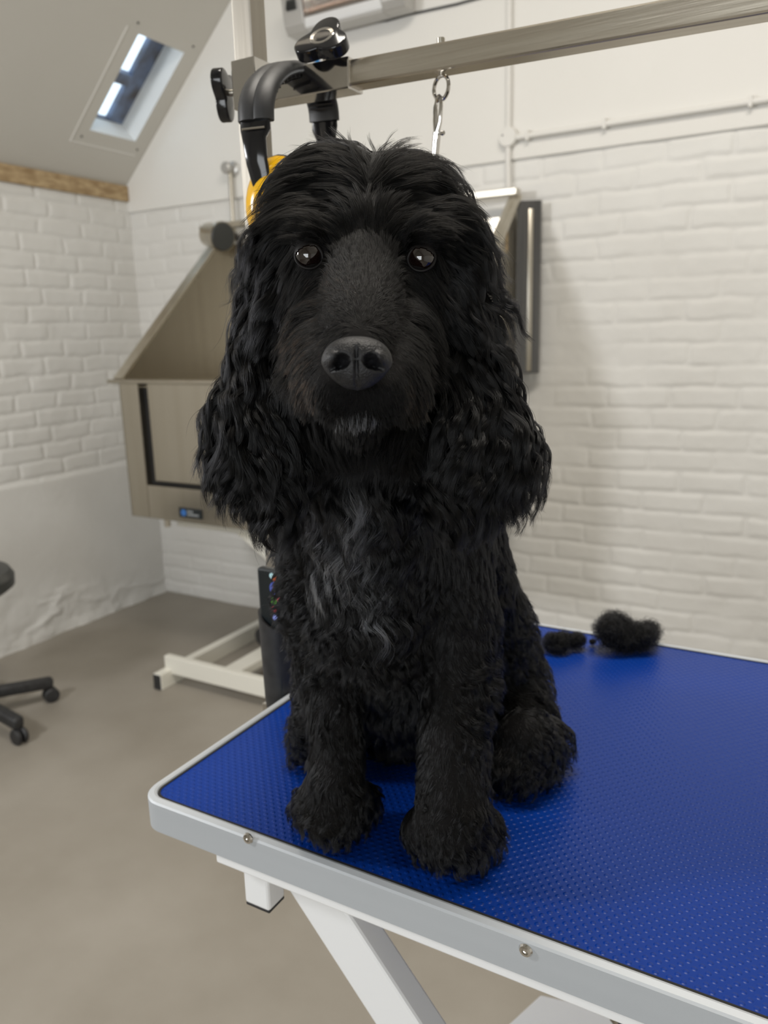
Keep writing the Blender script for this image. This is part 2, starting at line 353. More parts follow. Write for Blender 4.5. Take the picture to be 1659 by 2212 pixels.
obj('side_panel', side(BX0, .006), 'steel_bath', bath); obj('side_panel', side(BX1-.006, .006), 'steel', bath)
for x in (BX0, BX1):                                       # folded edge of each sloping side
    b = BM(); beam(b, (x-(.0 if x == BX0 else 0), BY0, ZT), (x, BY1-.03, ZTOP-.02), .050, .012, .002); obj('sloping_rim', b, 'steel', bath)
b = BM(); box(b, (BX0, BY1-.006, ZT-.3), (BX1, BY1, ZTOP-.085), 0); obj('back_panel', b, 'steel_bath', bath)
b = BM(); box(b, (BX0-.09, BY1-.04, ZTOP-.013), (BX1+.005, BY1+.01, ZTOP+.013), .003); obj('top_rail', b, 'steel', bath)
b = BM(); box(b, (BX0+.005, BY0+.03, ZT-.035), (BX1-.006, BY1-.006, ZT-.028), 0); obj('tray', b, 'steel_bath', bath)
b = BM()                                                   # folded channel behind the right side
prism(b, [(0, 0), (.078, .045), (.078, .060), (.068, .060), (.068, .050), (0, .012)], (BX1+.004, BY1-.03, 1.245), (1, 0, 0), (0, 1, 0), (0, 0, 1), .645, .001)
sch = obj('side_channel', b, M['darksteel'], bath)
b = BM(); beam(b, (BX1+.052, BY1-.0085, 1.255), (BX1+.052, BY1-.0085, 1.86), .020, .010, .003, (.5, -.87, 0)); obj('streak_strip', b, 'steel', sch, True)  # paler strip added to imitate the bright reflected streak on the dark channel
for z in (1.34, 1.70):
    b = BM(); lathe(b, [(.006, 0), (.005, .004)], (BX1+.045, BY1-.005, z), (.5, -.87, 0), 10); obj('screw', b, 'grey', bath)
b = BM(); box(b, (BX1-.001, BY1-.13, 1.70), (BX1+.002, BY1-.115, 1.78), .001); obj('slot', b, M['osb'], bath)
# badge
bdc = PY(412, 1109, BY0-.001); b = BM(); box(b, (bdc[0]-.062, BY0-.003, bdc[2]-.020), (bdc[0]+.060, BY0+.001, bdc[2]+.020), .001); bd = obj('badge', b, 'badge', bath, label='small black badge with a round blue mark')
b = BM(); lathe(b, [(.014, 0), (.014, .001)], (bdc[0]-.036, BY0-.0031, bdc[2]), (0, -1, 0), 20); obj('mark', b, 'badge_blue', bd)
b = BM()
for zz, w in ((.007, .034), (-.006, .062)):
    for k in range(int(w/.006)):
        hh = (.0035, .0045, .003)[k % 3]; box(b, (bdc[0]-.016+k*.0062, BY0-.004, bdc[2]+zz-hh), (bdc[0]-.0118+k*.0062, BY0-.003, bdc[2]+zz+hh))
obj('lettering', b, 'badge_grey', bd)
b = BM(); tube(b, [(BX0+.10, BY0+.10, ZB+.002), (BX0+.10, BY0+.10, ZB-.06)], .014, 12); obj('drain_pipe', b, 'steel', bath, True)
b = BM(); tube(b, [(BX0+.18, BY0+.12, ZB+.002), (BX0+.18, BY0+.12, ZB-.03)], .011, 12); obj('foot_knob', b, 'grey', bath, True)
# lifting frame
fr = BM()
for a_, b_ in (((BX0+.12, BY0+.16, ZB-.032), (BX1-.06, BY0+.16, ZB-.032)), ((BX0+.12, BY1-.08, ZB-.032), (BX1-.06, BY1-.08, ZB-.032)), ((BX0+.15, BY0+.13, ZB-.032), (BX0+.15, BY1-.05, ZB-.032)), ((BX1-.1, BY0+.13, ZB-.032), (BX1-.1, BY1-.05, ZB-.032))):
    beam(fr, a_, b_, .05, .06, .004)
obj('upper_frame', fr, 'cream', bath)
for yy in (BY0+.20, BY1-.16):
    fr = BM(); beam(fr, (-2.12, yy, ZB-.05), (-1.33, yy, .12), .03, .07, .004); obj('scissor_arm', fr, 'cream', bath)
    fr = BM(); beam(fr, (-1.25, yy+.035, ZB-.05), (-1.93, yy+.035, .14), .03, .07, .004); obj('scissor_arm', fr, 'cream', bath)
skz = .035
fr = BM(); beam(fr, (-2.33, 2.125, skz), (-2.33, 2.96, skz), .042, .070, .003); s_ = obj('skid', fr, 'cream', bath)
b = BM(); box(b, (-2.348, 2.119, .004), (-2.312, 2.127, .066), .001); obj('end_cap', b, 'blackm', s_)
fr = BM(); beam(fr, (-1.20, 2.125, skz), (-1.20, 2.96, skz), .042, .070, .003); s_ = obj('skid', fr, 'cream', bath)
fr = BM(); beam(fr, (-2.345, 2.20, .088), (-1.19, 2.20, .088), .03, .075, .003); obj('cross_bar', fr, 'cream', bath)
fr = BM(); beam(fr, (-2.345, 2.90, .088), (-1.19, 2.90, .088), .03, .05, .003); obj('cross_bar', fr, 'cream', bath)
fr = BM(); beam(fr, (-2.03, 2.20, .085), (-2.03, 2.90, .085), .085, .035, .003); obj('guide_bar', fr, 'cream', bath)
fr = BM(); beam(fr, (-2.12, 2.78, .02), (-2.12, 2.78, .17), .03, .03, .003, (0, 1, 0)); box(fr, (-2.16, 2.74, .165), (-2.08, 2.82, .178), .002); obj('stop_post', fr, 'cream', bath)
b = BM(); tube(b, [(-2.07, 2.50, .14), (-2.05, 2.95, .15)], .045, 16); tube(b, [(-2.03, 2.72, .17), (-1.85, 2.86, .36)], .038, 14); obj('lift_motor', b, 'blackm', bath, True)
b = BM(); tube(b, [(-1.92, 2.42, .012), (-1.86, 2.37, .009), (-1.80, 2.40, .006), (-1.70, 2.36, .006), (-1.55, 2.42, .006)], .004, 6); obj('motor_cable', b, 'grey', bath, True)

# shower head, mixer and riser
t = thing('shower_head', 'round silver shower head with dark face in the upper left corner of the bath', 'shower head')
ax = Vector((.83, -.26, -.16)).normalized(); c0 = Vector(P(430, 492, 3.60))
c0 = Vector((BX0+.010, 2.86, 1.872))
b = BM(); lathe(b, [(.040, 0), (.052, .012), (.056, .10), (.066, .118), (.064, .128)], c0, ax, 28); obj('barrel', b, 'steel', t, True)
b = BM(); lathe(b, [(.060, .1285), (.056, .133), (.02, .134)], c0, ax, 28); obj('face', b, 'grey', t, True)
b = BM(); tube(b, [c0, c0-ax*.06+Vector((0, 0, .02)), (BX0+.02, BY1-.02, ZTOP-.01)], .012, 10); obj('elbow', b, 'chrome', t, True)
t = thing('riser_pipe', 'thin grey riser pipe with a round wall bracket above the left end of the bath', 'pipe')
br = PY(497, 370, YF-.045)
b = BM(); tube(b, [(br[0], YF-.045, 1.905), (br[0], YF-.045, 2.175)], .010, 12); obj('pipe', b, 'steel', t, True)
b = BM(); lathe(b, [(.034, 0), (.034, .010), (.030, .014), (.014, .018), (.014, .034)], (br[0], YP+.0, 2.182), (0, -1, 0), 24); lathe(b, [(.022, 0), (.026, .008), (.026, .024), (.02, .030)], (br[0]-.005, YF-.050, 2.182), (0, -1, 0), 24)
obj('wall_bracket', b, 'heater', t, True)
t = thing('mixer_tap', 'chrome and black mixer tap showing behind the top rail of the bath', 'tap')
mx = PY(505, 484, YF-.05)
b = BM(); tube(b, [(mx[0]-.05, YF-.055, 1.872), (mx[0]+.09, YF-.055, 1.872)], .018, 14); tube(b, [(mx[0]-.02, YF-.055, 1.872), (mx[0]-.02, YF+.01, 1.872)], .011, 10); tube(b, [(mx[0]+.06, YF-.055, 1.872), (mx[0]+.06, YF+.01, 1.872)], .011, 10); obj('tap_body', b, 'chrome', t, True)
b = BM(); tube(b, [(mx[0]+.02, YF-.07, 1.885), (mx[0]+.055, YF-.095, 1.86)], .013, 10); tube(b, [(mx[0]+.075, YF-.06, 1.885), (mx[0]+.085, YF-.085, 1.865)], .012, 10); obj('handle', b, 'blackp', t, True)
# yellow and black piece in the bath, right of the dog's ear
t = thing('dryer_nozzle', 'yellow and black piece hanging inside the bath right of the head', 'nozzle')
nz = Vector(PY(1032, 536, BY1-.06))
b = BM(); lathe(b, [(.012, -.05), (.04, -.045), (.062, -.02), (.066, .01), (.055, .032)], nz, (.35, -.75, -.55), 28); obj('shell', b, 'yellow', t, True)
b = BM(); lathe(b, [(.056, .032), (.060, .040), (.052, .065), (.030, .075)], nz, (.35, -.75, -.55), 28); obj('rim', b, 'blackm', t, True)
b = BM(); tube(b, [nz+Vector((0, .02, .03)), nz+Vector((-.01, .05, .02)), (nz[0]-.01, BY1-.004, nz[2]+.02)], .008, 8); obj('hook', b, 'blackm', t, True)

# ================================================================== STOOL
t = thing('wheeled_stool', 'black wheeled stool cut off by the left edge in front of the left wall', 'stool')
sc = Vector((-2.745, 1.585, 0)); r5 = .285
for k in range(5):
    a_ = R(-.0)+math.atan2(1.87-sc.y, -2.64-sc.x)-k*2*math.pi/5; d = Vector((math.cos(a_), math.sin(a_), 0))
    b = BM(); beam(b, sc+d*.02+Vector((0, 0, .115)), sc+d*(r5+.012)+Vector((0, 0, .080)), .044, .046, .012); l_ = obj('leg', b, 'blackm', t, True, 60)
    s = Vector((-d.y, d.x, 0)); cc = sc+d*(r5+.0)+Vector((0, 0, .030))
    b = BM()
    for q in (-1, 1): lathe(b, [(.012, 0), (.026, .002), (.030, .007), (.030, .015), (.025, .019), (.01, .020)] if q > 0 else [(.012, 0), (.026, -.002), (.030, -.007), (.030, -.015), (.025, -.019), (.01, -.020)], cc+s*q*.003, s, 22)
    tube(b, [cc+Vector((0, 0, .02)), cc+Vector((0, 0, .060))], .009, 10); obj('caster', b, 'blackm', l_, True)
b = BM(); lathe(b, [(.045, .10), (.045, .145), (.026, .15), (.026, .30), (.015, .30), (.015, .53)], sc, (0, 0, 1), 24); obj('column', b, 'blackm', t, True)
b = BM(); lathe(b, [(.12, .52), (.185, .525), (.212, .545), (.215, .58), (.20, .605), (.15, .618), (.02, .62)], sc+Vector((.015, -.02, 0)), (0, 0, 1), 48); obj('seat', b, 'grey', t, True)

# ================================================================== GROOMING TABLE
TX0, TX1, TY0, TY1, TZ = -.540, .66, .452, 1.046, 1.0
table = thing('grooming_table', 'grooming table with blue dimpled mat, metal edging and white legs', 'table')
def rrect(x0, x1, y0, y1, r, n=8):
    out = []
    for cx, cy, a0 in ((x1-r, y1-r, 0), (x0+r, y1-r, 90), (x0+r, y0+r, 180), (x1-r, y0+r, 270)):
        out += [(cx+r*math.cos(R(a0+90*k/n)), cy+r*math.sin(R(a0+90*k/n))) for k in range(n+1)]
    return out
b = BM(); prism(b, rrect(TX0+.004, TX1-.004, TY0+.004, TY1-.004, .022), (0, 0, TZ-.030), (1, 0, 0), (0, 1, 0), (0, 0, 1), .0288); obj('rubber_mat', b, 'dots', table)
def ring(bm, prof, r0=.026, n=8):                            # sweep an edge profile (inset, z) round the rounded rectangle
    rows = [[bm.verts.new((x, y, z)) for x, y in rrect(TX0+i, TX1-i, TY0+i, TY1-i, max(r0-i, .004), n)] for i, z in prof]
    N = len(rows[0])
    for A, B_ in zip(rows, rows[1:]+rows[:1]):
        for k in range(N): bm.faces.new((A[k], A[(k+1) % N], B_[(k+1) % N], B_[k]))
b = BM(); ring(b, [(0, TZ-.030), (0, TZ-.0015), (.0015, TZ), (.0062, TZ+.0012), (.0085, TZ+.0004), (.0095, TZ-.0014), (.0095, TZ-.004), (.003, TZ-.004), (.003, TZ-.030)]); obj('edge_trim', b, 'alu', table, True, 25)
b = BM(); ring(b, [(.0095, TZ-.0014), (.0095, TZ-.0006), (.0118, TZ-.0006), (.0118, TZ-.0014)]); obj('edge_seal', b, 'hole', table)
for x, y in ((535, 1812), (1135, 2054), (1900, 2330)):
    q = PY(x, y, TY0-.001); b = BM(); lathe(b, [(.0052, 0), (.0052, .0008), (.0042, .0022), (.0024, .0026), (.0022, .0012), (.0002, .0010)], (q[0], TY0+.0002, q[2]), (0, -1, 0), 20); obj('screw', b, 'chrome', table, True)
b = BM(); box(b, (TX0+.092, TY0+.004, TZ-.042), (TX1-.03, TY0+.045, TZ-.0302), .0015); box(b, (TX0+.066, TY1-.045, TZ-.052), (TX1-.03, TY1-.018, TZ-.0295), .002)
box(b, (TX0+.078, TY0+.046, TZ-.051), (TX0+.108, TY1-.02, TZ-.0298), .002); box(b, (TX1-.085, TY0+.02, TZ-.051), (TX1-.055, TY1-.02, TZ-.0298), .002); obj('frame_rail', b, 'white', table)
for x, y in ((TX0+.123, TY0+.030), (TX0+.123, TY1-.045), (TX1-.10, TY0+.03), (TX1-.10, TY1-.045)):
    b = BM(); box(b, (x-.014, y-.011, TZ-.088), (x+.014, y+.013, TZ-.042), .0025); l_ = obj('leg_stub', b, 'white', table)
    b = BM(); box(b, (x-.0135, y-.0105, TZ-.0905), (x+.0135, y+.0125, TZ-.0875), .001); obj('end_cap', b, 'blackm', l_)
for yy, nm in ((TY0+.038, 0), (TY1-.06, 1)):
    b = BM(); beam(b, (-.370, yy, TZ-.043), (.335, yy, .12), .026, .048, .003); obj('scissor_leg', b, 'white', table)
    b = BM(); beam(b, (.45, yy+.03, TZ-.05), (-.30, yy+.03, .12), .026, .048, .003); obj('scissor_leg', b, 'white', table)
b = BM()
for yy in (TY0+.04, TY1-.05): beam(b, (-.46, yy, .035), (.58, yy, .035), .05, .06, .003)
for xx in (-.40, .52): beam(b, (xx, TY0-.02, .035), (xx, TY1+.02, .035), .05, .06, .003)
obj('base_frame', b, 'cream', table)
b = BM(); lo = PZ(1128, 2182, .47)
prism(b, [(0, 0), (.13, .012), (.20, .11), (.18, .15), (.04, .12)], (lo[0]-.02, lo[1]-.10, .44), (1, 0, 0), (0, 1, 0), (0, 0, 1), .05, .004); obj('lift_bracket', b, 'white', table)
b = BM(); beam(b, (lo[0]+.02, lo[1], .42), (lo[0]+.26, lo[1]+.16, .50), .05, .03, .003); obj('cross_bar', b, 'cream', table)
q = PZ(1338, 2192, .60); b = BM(); lathe(b, [(.012, 0), (.012, .008), (.007, .009), (.007, .02)], q, (.3, -.8, -.2), 6); obj('bolt', b, 'steel', table)

# ================================================================== GROOMING ARM
arm = thing('overhead_gantry', 'square steel post with overhead bar clamped to the left edge of the table', 'gantry')
PXc, PYc = -.5645, .724
b = BM(); beam(b, (PXc, PYc, .90), (PXc, PYc, 1.95), .0255, .0255, .0025, (0, 1, 0)); obj('post', b, 'steel_post', arm)
by = .737; tilt = -.027
def bz(x): return 1.6705+(x+.44)*tilt
def beamx(b, x0, x1, w, h, bev, dz=0): beam(b, (x0, by, bz(x0)+dz), (x1, by, bz(x1)+dz), w, h, bev)
b = BM(); beamx(b, -.55, .72, .0235, .0235, .0022); cb = obj('crossbar', b, 'steel_bar', arm)
b = BM(); beamx(b, PXc-.0165, -.4445, .0285, .0285, .0012); beam(b, (PXc, PYc, 1.653), (PXc, PYc, 1.70), .031, .031, .0012, (0, 1, 0)); obj('sleeve', b, 'chrome', arm)
def star_knob(name, base, ax, rad, th, stem, parent, spin=0):
    ax = Vector(ax).normalized(); a = Vector((0, 0, 1)) if abs(ax.z) < .9 else Vector((0, 1, 0)); s = ax.cross(a).normalized(); u = ax.cross(s)
    s2 = s*math.cos(spin)+u*math.sin(spin); u2 = -s*math.sin(spin)+u*math.cos(spin)
    poly = []
    for k in range(48):
        an = 2*math.pi*k/48; rr = rad*(.70+.34*max(0, math.cos(an*3/2*1)**2)**1.2) if False else rad*(.60+.40*(0.5+.5*math.cos(3*an))**.75)
        poly.append((rr*math.cos(an), rr*math.sin(an)))
    b = BM(); o_ = Vector(base)+ax*stem; prism(b, poly, o_, s2, u2, ax, th, th*.16, 3); kn = obj(name, b, 'blackp', parent, True, 50)
    b = BM(); lathe(b, [(rad*.42, th*.995), (rad*.40, th*1.03), (rad*.30, th*1.0), (rad*.05, th*.99)], o_, ax, 26, False); obj('cap_ring', b, 'chrome', kn, True)
    b = BM(); tube(b, [Vector(base)-ax*.001, Vector(base)+ax*(stem+.001)], .0036, 12); obj('bolt', b, 'steel', kn, True)
    b = BM(); lathe(b, [(.0085, 0), (.0085, .010)], Vector(base)+ax*.0, ax, 6); obj('nut', b, 'chrome', kn)
    return kn
star_knob('star_knob', (-.4715, by-.002, bz(-.47)+.0140), (.13, -.73, .62), .030, .013, .0165, arm, R(28))
star_knob('star_knob', (PXc-.0165, by-.001, 1.677), (-.93, -.37, .0), .029, .0125, .020, arm, R(90))
ex = -.3505
b = BM(); tube(b, [(ex, by, bz(ex)+.0117), (ex, by, bz(ex)+.0185)], .0038, 12); obj('bolt_end', b, 'steel', arm, True)
b = BM(); rr = .0105; cz = bz(ex)-.0117-rr-.0018
tube(b, [(ex+rr*math.sin(a_)*.92, by+rr*math.sin(a_)*-.40, cz+rr*math.cos(a_)) for a_ in [2*math.pi*k/28 for k in range(28)]], .0019, 10, closed=True)
tube(b, [(ex, by, bz(ex)-.010), (ex, by, cz+rr)], .0030, 12); obj('eye_bolt', b, 'chrome', arm, True)
b = BM(); box(b, (TX0-.050, PYc-.022, .925), (TX0-.0005, PYc+.022, .972), .002); box(b, (TX0-.04, PYc-.02, .9), (TX0+.03, PYc+.02, .925), .002); obj('table_clamp', b, 'chrome', arm)
b = BM(); lathe(b, [(.004, 0), (.009, .001), (.0105, .006), (.009, .012), (.003, .015)], (TX0+.002, .716, TZ+.0005), (0, 0, 1), 20); obj('clamp_button', b, 'white', arm, True)

# leash clip hanging from the eye bolt
t = thing('leash_clip', 'nickel swivel leash clip hanging from the ring under the overhead bar', 'clip')
b = BM(); zc = cz-rr
pth = [(.0, 0, .004), (.0028, -.002, .0015), (.0035, -.003, -.006), (.0020, -.003, -.020), (-.0015, -.002, -.028), (-.0025, -.001, -.034)]
tube(b, [Vector((ex-.002, by-.001, zc))+Vector(p) for p in pth], [.0016, .0018, .0020, .0022, .0028, .0032], 10)
pth = [(.0, 0, .004), (-.0026, .001, .0015), (-.0042, .001, -.006), (-.0045, .001, -.018), (-.0030, .0, -.028)]
tube(b, [Vector((ex-.002, by-.001, zc))+Vector(p) for p in pth], [.0016, .0018, .0022, .0026, .0030], 10); obj('hook', b, 'chrome', t, True)
b = BM(); tube(b, [Vector((ex-.002, by, zc))+Vector(p) for p in ((-.0025, -.001, -.028), (-.0055, -.001, -.055))], [.0040, .0036], 14); lathe(b, [(.0018, 0), (.0026, .002), (.0018, .004)], Vector((ex+.0005, by-.003, zc-.030)), (1, -.3, 0), 10); obj('barrel', b, 'chrome', t, True)
b = BM(); lathe(b, [(.003, 0), (.0055, .002), (.0055, .006), (.0035, .009), (.0035, .016), (.0048, .018), (.003, .024)], Vector((ex-.0075, by-.001, zc-.054)), (-.14, 0, -1), 14); obj('swivel', b, 'chrome', t, True)
b = BM(); q = Vector((ex-.011, by-.001, zc-.076)); tube(b, [q, q+Vector((-.004, .01, -.03)), q+Vector((-.012, .01, -.06)), q+Vector((-.02, 0, -.09))], .004, 10); obj('loop', b, 'blackm', t, True)

# ear defenders over the bar
t = thing('ear_defenders', 'black and yellow ear defenders hooked over the post end of the bar', 'ear defenders')
def band(b, pts, w, th, ribs=0, wdir=None):
    pts = [Vector(p) for p in pts]; N = len(pts); rows = []
    for i, p in enumerate(pts):
        tg = (pts[min(i+1, N-1)]-pts[max(i-1, 0)]).normalized(); s = Vector(wdir[i] if isinstance(wdir, list) else wdir); s = (s-tg*s.dot(tg)).normalized(); n_ = s.cross(tg)
        ww = w[i] if isinstance(w, list) else w
        row = []
        for cx, cy in ((-.5, -.25), (-.46, .3), (-.28, .62), (-.08, .66), (0, .5), (.08, .66), (.28, .62), (.46, .3), (.5, -.25), (.44, -.5), (-.44, -.5)):
            row.append(b.verts.new(p+s*ww*cx+n_*th*cy))
        rows.append(row)
    for A, B_ in zip(rows, rows[1:]):
        for k in range(len(A)): b.faces.new((A[k], A[(k+1) % len(A)], B_[(k+1) % len(A)], B_[k]))
    b.faces.new(rows[0][::-1]); b.faces.new(rows[-1])
f0 = Vector(P(552, 262, .735)); f1 = Vector(P(702, 262, .90))   # lower ends of the padded band, before and behind the bar
apex = Vector(P(632, 145, .800))
mid = (f0+f1)/2; hv = Vector((0, 0, 1)); ax1 = (f1-f0)/2
top = apex.z-mid.z
arcp = []
for k in range(25):
    a_ = math.pi*k/24; arcp.append(mid-ax1*math.cos(a_)*(1.0)+hv*top*1.0*math.sin(a_)**.85)
wd = ax1.normalized().cross(hv)
b = BM(); band(b, arcp, .036, .011, wdir=wd); hb = obj('headband', b, 'blackm', t, True, 60)
cen = mid+hv*.0
for k in range(2, 23):                                           # comb of ribs under the band
    p = arcp[k]; tg = (arcp[k+1]-arcp[k-1]).normalized(); inw = wd.cross(tg)
    if inw.dot(mid+hv*.02-p) < 0: inw = -inw
    if k == 2: b = BM()
    beam(b, p+inw*.003-wd*.014, p+inw*.003+wd*.014, .0016, .012, .0004, inw)
obj('padding', b, 'blackm', hb)
for e, dsc in ((0, -1), (1, 1)):
    f = (f0, f1)[e]; sd = ax1.normalized()*dsc
    if e == 0: y_ = [f+Vector((0, 0, .006)), f+Vector((0, 0, -.008)), Vector(P(550, 300, .735)), Vector(P(556, 350, .74)), Vector(P(568, 400, .745)), Vector(P(582, 450, .75)), Vector(P(592, 480, .755))]
    else: y_ = [f+Vector((0, 0, .006)), f+Vector((0, 0, -.008)), Vector(P(706, 300, .90)), Vector(P(716, 350, .90)), Vector(P(724, 400, .895)), Vector(P(730, 450, .89)), Vector(P(734, 480, .885))]
    b = BM(); band(b, y_, [.030, .031, .024, .022, .020, .018, .016], .006, wdir=wd); obj('yoke', b, 'blackp', t, True, 60)
    b = BM(); q = f+Vector((0, 0, -.006))-ax1.normalized()*(.006 if e == 0 else -.006); tube(b, [q-wd*.012, q+wd*.012], .0012, 8); obj('pin', b, 'chrome', t)
    cc = y_[5]-sd*.012+Vector((.004, 0, 0.0)); 
    nseg, ns = 24, 28
    for (nm, prof, mm) in (('ear_cup', [(0, .026), (.5, .024), (.80, .017), (.96, .006), (1.0, -.004)], 'yellow'), ('cushion', [(1.0, -.004), (1.02, -.010), (.95, -.018), (.6, -.016)], 'blackm')):
        b = BM(); rows = []
        for r_, o_ in prof:
            rows.append([b.verts.new(cc+wd*(.034*max(r_, .01)*math.cos(2*math.pi*k/ns))+hv*(.046*max(r_, .01)*math.sin(2*math.pi*k/ns))+sd*o_*.8) for k in range(ns)])
        for A, B_ in zip(rows, rows[1:]):
            for k in range(ns): b.faces.new((A[k], A[(k+1) % ns], B_[(k+1) % ns], B_[k]))
        b.faces.new(rows[0][::-1]); b.faces.new(rows[-1]); obj(nm, b, mm, t, True, 60)

# tool holder hooked on the left table edge with a printed pouch in it
hx, hy = -.5580, .700
t = thing('tool_holder', 'black open cylindrical tool holder hanging at the left edge of the table', 'holder')
ztop = Vector(P(580, 1334, .94)).z; rH = .0205
b = BM(); rows = []
for r_, dz, inn in ((rH*.86, -.112, 0), (rH*.9, -.10, 0), (rH, 0, 1), (rH-.003, 0, 1), (rH*.8, -.10, 0)):
    rows.append([b.verts.new((hx+r_*math.cos(2*math.pi*k/36), hy+r_*math.sin(2*math.pi*k/36), ztop+dz+(inn*.012*math.cos(2*math.pi*k/36-R(180)-R(0))))) for k in range(36)])
for A, B_ in zip(rows, rows[1:]):
    for k in range(36): b.faces.new((A[k], A[(k+1) % 36], B_[(k+1) % 36], B_[k]))
b.faces.new(rows[0][::-1]); b.faces.new(rows[-1]); obj('cup', b, 'blackm', t, True, 50)
b = BM(); box(b, (hx-.012, hy-.012, ztop-.150), (hx+.008, hy+.012, ztop-.1125), .002); box(b, (hx-.006, hy-.012, ztop-.160), (TX0-.001, hy+.004, ztop-.150), .001); obj('bracket', b, 'chrome', t)
t = thing('printed_pouch', 'black pouch with bright coloured prints standing in the black tool holder', 'pouch')
b = BM(); box(b, (hx-.0125, hy-.0145, ztop-.095), (hx+.0145, hy-.003, ztop+.066), .003); po = obj('pouch', b, 'badge', t)
cols = [(.5, .75, .8), (.75, .12, .01), (.08, .12, .5), (.75, .04, .08), (.15, .55, .03), (.6, .03, .05), (.25, .3, .7), (.5, .1, .12)]
for i, (px_, py_, rr_) in enumerate(((585, 1240, .0035), (592, 1246, .004), (593, 1268, .0085), (593.5, 1266, .0035), (589, 1293, .0045), (590, 1312, .004), (592, 1330, .0035), (600, 1290, .004))):
    p_ = PY(px_+2, py_+4, hy-.0150); b = BM(); lathe(b, [(rr_, 0), (rr_, .0004)], (p_[0], hy-.0148-(.0004 if i == 3 else 0), p_[2]), (0, -1, 0), 7 if i % 2 else 14); obj('print', b, mat('print_%s' % 'abcdefgh'[i], cols[i], .5), po)

exec_dog = True
# ================================================================== THE DOG
dog = thing('dog', 'black cocker spaniel with long curly ears sitting on the blue table facing the camera', 'dog')
#DOGPART
def rad(px, d): return px*d/FPX
balls = []
def ball(x, y, d, r): balls.append((P(x, y, d), rad(r, d)))
def ballz(x, y, z, r): balls.append((PZ(x, y, z), r))
def chain(pts, step=.35):
    for (a, b_) in zip(pts, pts[1:]):
        pa, ra = P(*a[:3]), rad(a[3], a[2]); pb, rb = P(*b_[:3]), rad(b_[3], b_[2])
        n = max(2, int(np.linalg.norm(pb-pa)/(step*min(ra, rb)))+1)
        for k in range(n+1): t_ = k/n; balls.append((pa*(1-t_)+pb*t_, ra*(1-t_)+rb*t_))
# skull, brows, cheeks
for q in ((790, 500, .560, 158), (732, 440, .555, 124), (850, 455, .560, 124), (745, 395, .560, 88), (860, 415, .565, 84), (690, 520, .545, 118), (900, 525, .550, 118),
          (672, 505, .505, 44), (910, 508, .507, 44), (668, 556, .5100, 42), (910, 561, .5120, 42), (785, 520, .520, 90), (640, 650, .545, 80), (940, 655, .548, 84), (700, 640, .520, 85), (870, 645, .522, 85),
          (700, 720, .505, 85), (870, 725, .507, 85), (785, 900, .53, 100)): ball(*q)
# muzzle, lips, chin
chain([(785, 590, .505, 84), (782, 650, .480, 84), (778, 710, .456, 84), (773, 770, .436, 74)])
chain([(700, 760, .475, 78), (712, 805, .445, 66), (722, 845, .433, 58)]); chain([(850, 765, .475, 80), (842, 810, .447, 68), (830, 850, .435, 60)])
for q in ((690, 830, .452, 60), (872, 838, .455, 62), (715, 865, .440, 42), (845, 870, .442, 44), (772, 895, .440, 44), (772, 905, .455, 55), (773, 820, .430, 45)): ball(*q)
# neck, chest, trunk, haunches
chain([(790, 900, .560, 150), (800, 1010, .605, 160), (812, 1120, .650, 175), (820, 1220, .675, 188), (845, 1320, .730, 200), (870, 1400, .790, 205), (905, 1460, .850, 205)])
chain([(980, 1130, .69, 110), (1010, 1250, .74, 105), (1040, 1370, .80, 110)])
ball(700, 1150, .65, 110); ball(690, 1220, .665, 92); ball(950, 1180, .665, 125); ball(800, 1330, .650, 130)
# front legs
chain([(682, 1270, .672, 84), (694, 1350, .680, 78), (712, 1450, .678, 66), (722, 1550, .668, 60), (728, 1640, .660, 58), (730, 1690, .652, 62)])
chain([(960, 1240, .668, 112), (978, 1340, .672, 98), (990, 1450, .668, 84), (982, 1560, .656, 78), (975, 1660, .642, 76), (975, 1730, .634, 82)])
for q in ((722, 1730, 1.036, .032), (672, 1738, 1.021, .018), (704, 1757, 1.021, .020), (748, 1752, 1.021, .020), (782, 1728, 1.021, .018),
          (978, 1778, 1.036, .033), (918, 1792, 1.023, .021), (956, 1816, 1.023, .021), (1002, 1818, 1.023, .021), (1042, 1790, 1.023, .020)): ballz(*q)
# hind legs
chain([(1060, 1400, .84, 85), (1085, 1470, .83, 95), (1110, 1550, .80, 85), (1130, 1610, .775, 70)])
for q in ((1085, 1662, 1.024, .022), (1118, 1652, 1.028, .025), (1148, 1632, 1.028, .026), (1166, 1595, 1.032, .026), (1135, 1600, 1.045, .030), (668, 1612, 1.022, .018), (690, 1570, 1.04, .03)): ballz(*q)
chain([(750, 1430, .83, 110), (730, 1500, .83, 90), (700, 1560, .80, 70)])
# ears
earL = [[(622, 520, .560, 44), (594, 600, .560, 48), (578, 700, .555, 52), (562, 810, .550, 60), (535, 920, .548, 72), (530, 1020, .548, 58)],
        [(620, 620, .556, 46), (615, 760, .548, 50), (610, 900, .545, 66), (610, 1010, .545, 74), (600, 1060, .545, 56)], [(550, 850, .555, 48), (524, 900, .560, 42), (545, 960, .560, 38)]]
earR = [[(972, 540, .565, 44), (1002, 640, .565, 46), (1022, 740, .562, 52), (1038, 850, .560, 62), (1065, 950, .560, 76), (1050, 1030, .560, 62)],
        [(965, 640, .560, 50), (975, 780, .552, 56), (980, 900, .550, 66), (975, 1000, .548, 72), (990, 1060, .548, 54)], [(1055, 870, .57, 52), (1092, 940, .575, 46), (1088, 1000, .575, 40)]]
nb = len(balls)
for ch_ in earL+earR: chain(ch_)
ear_c = np.array([p for p, r in balls[nb:]]); body_c = np.array([p for p, r in balls[:nb]])
b = BM()
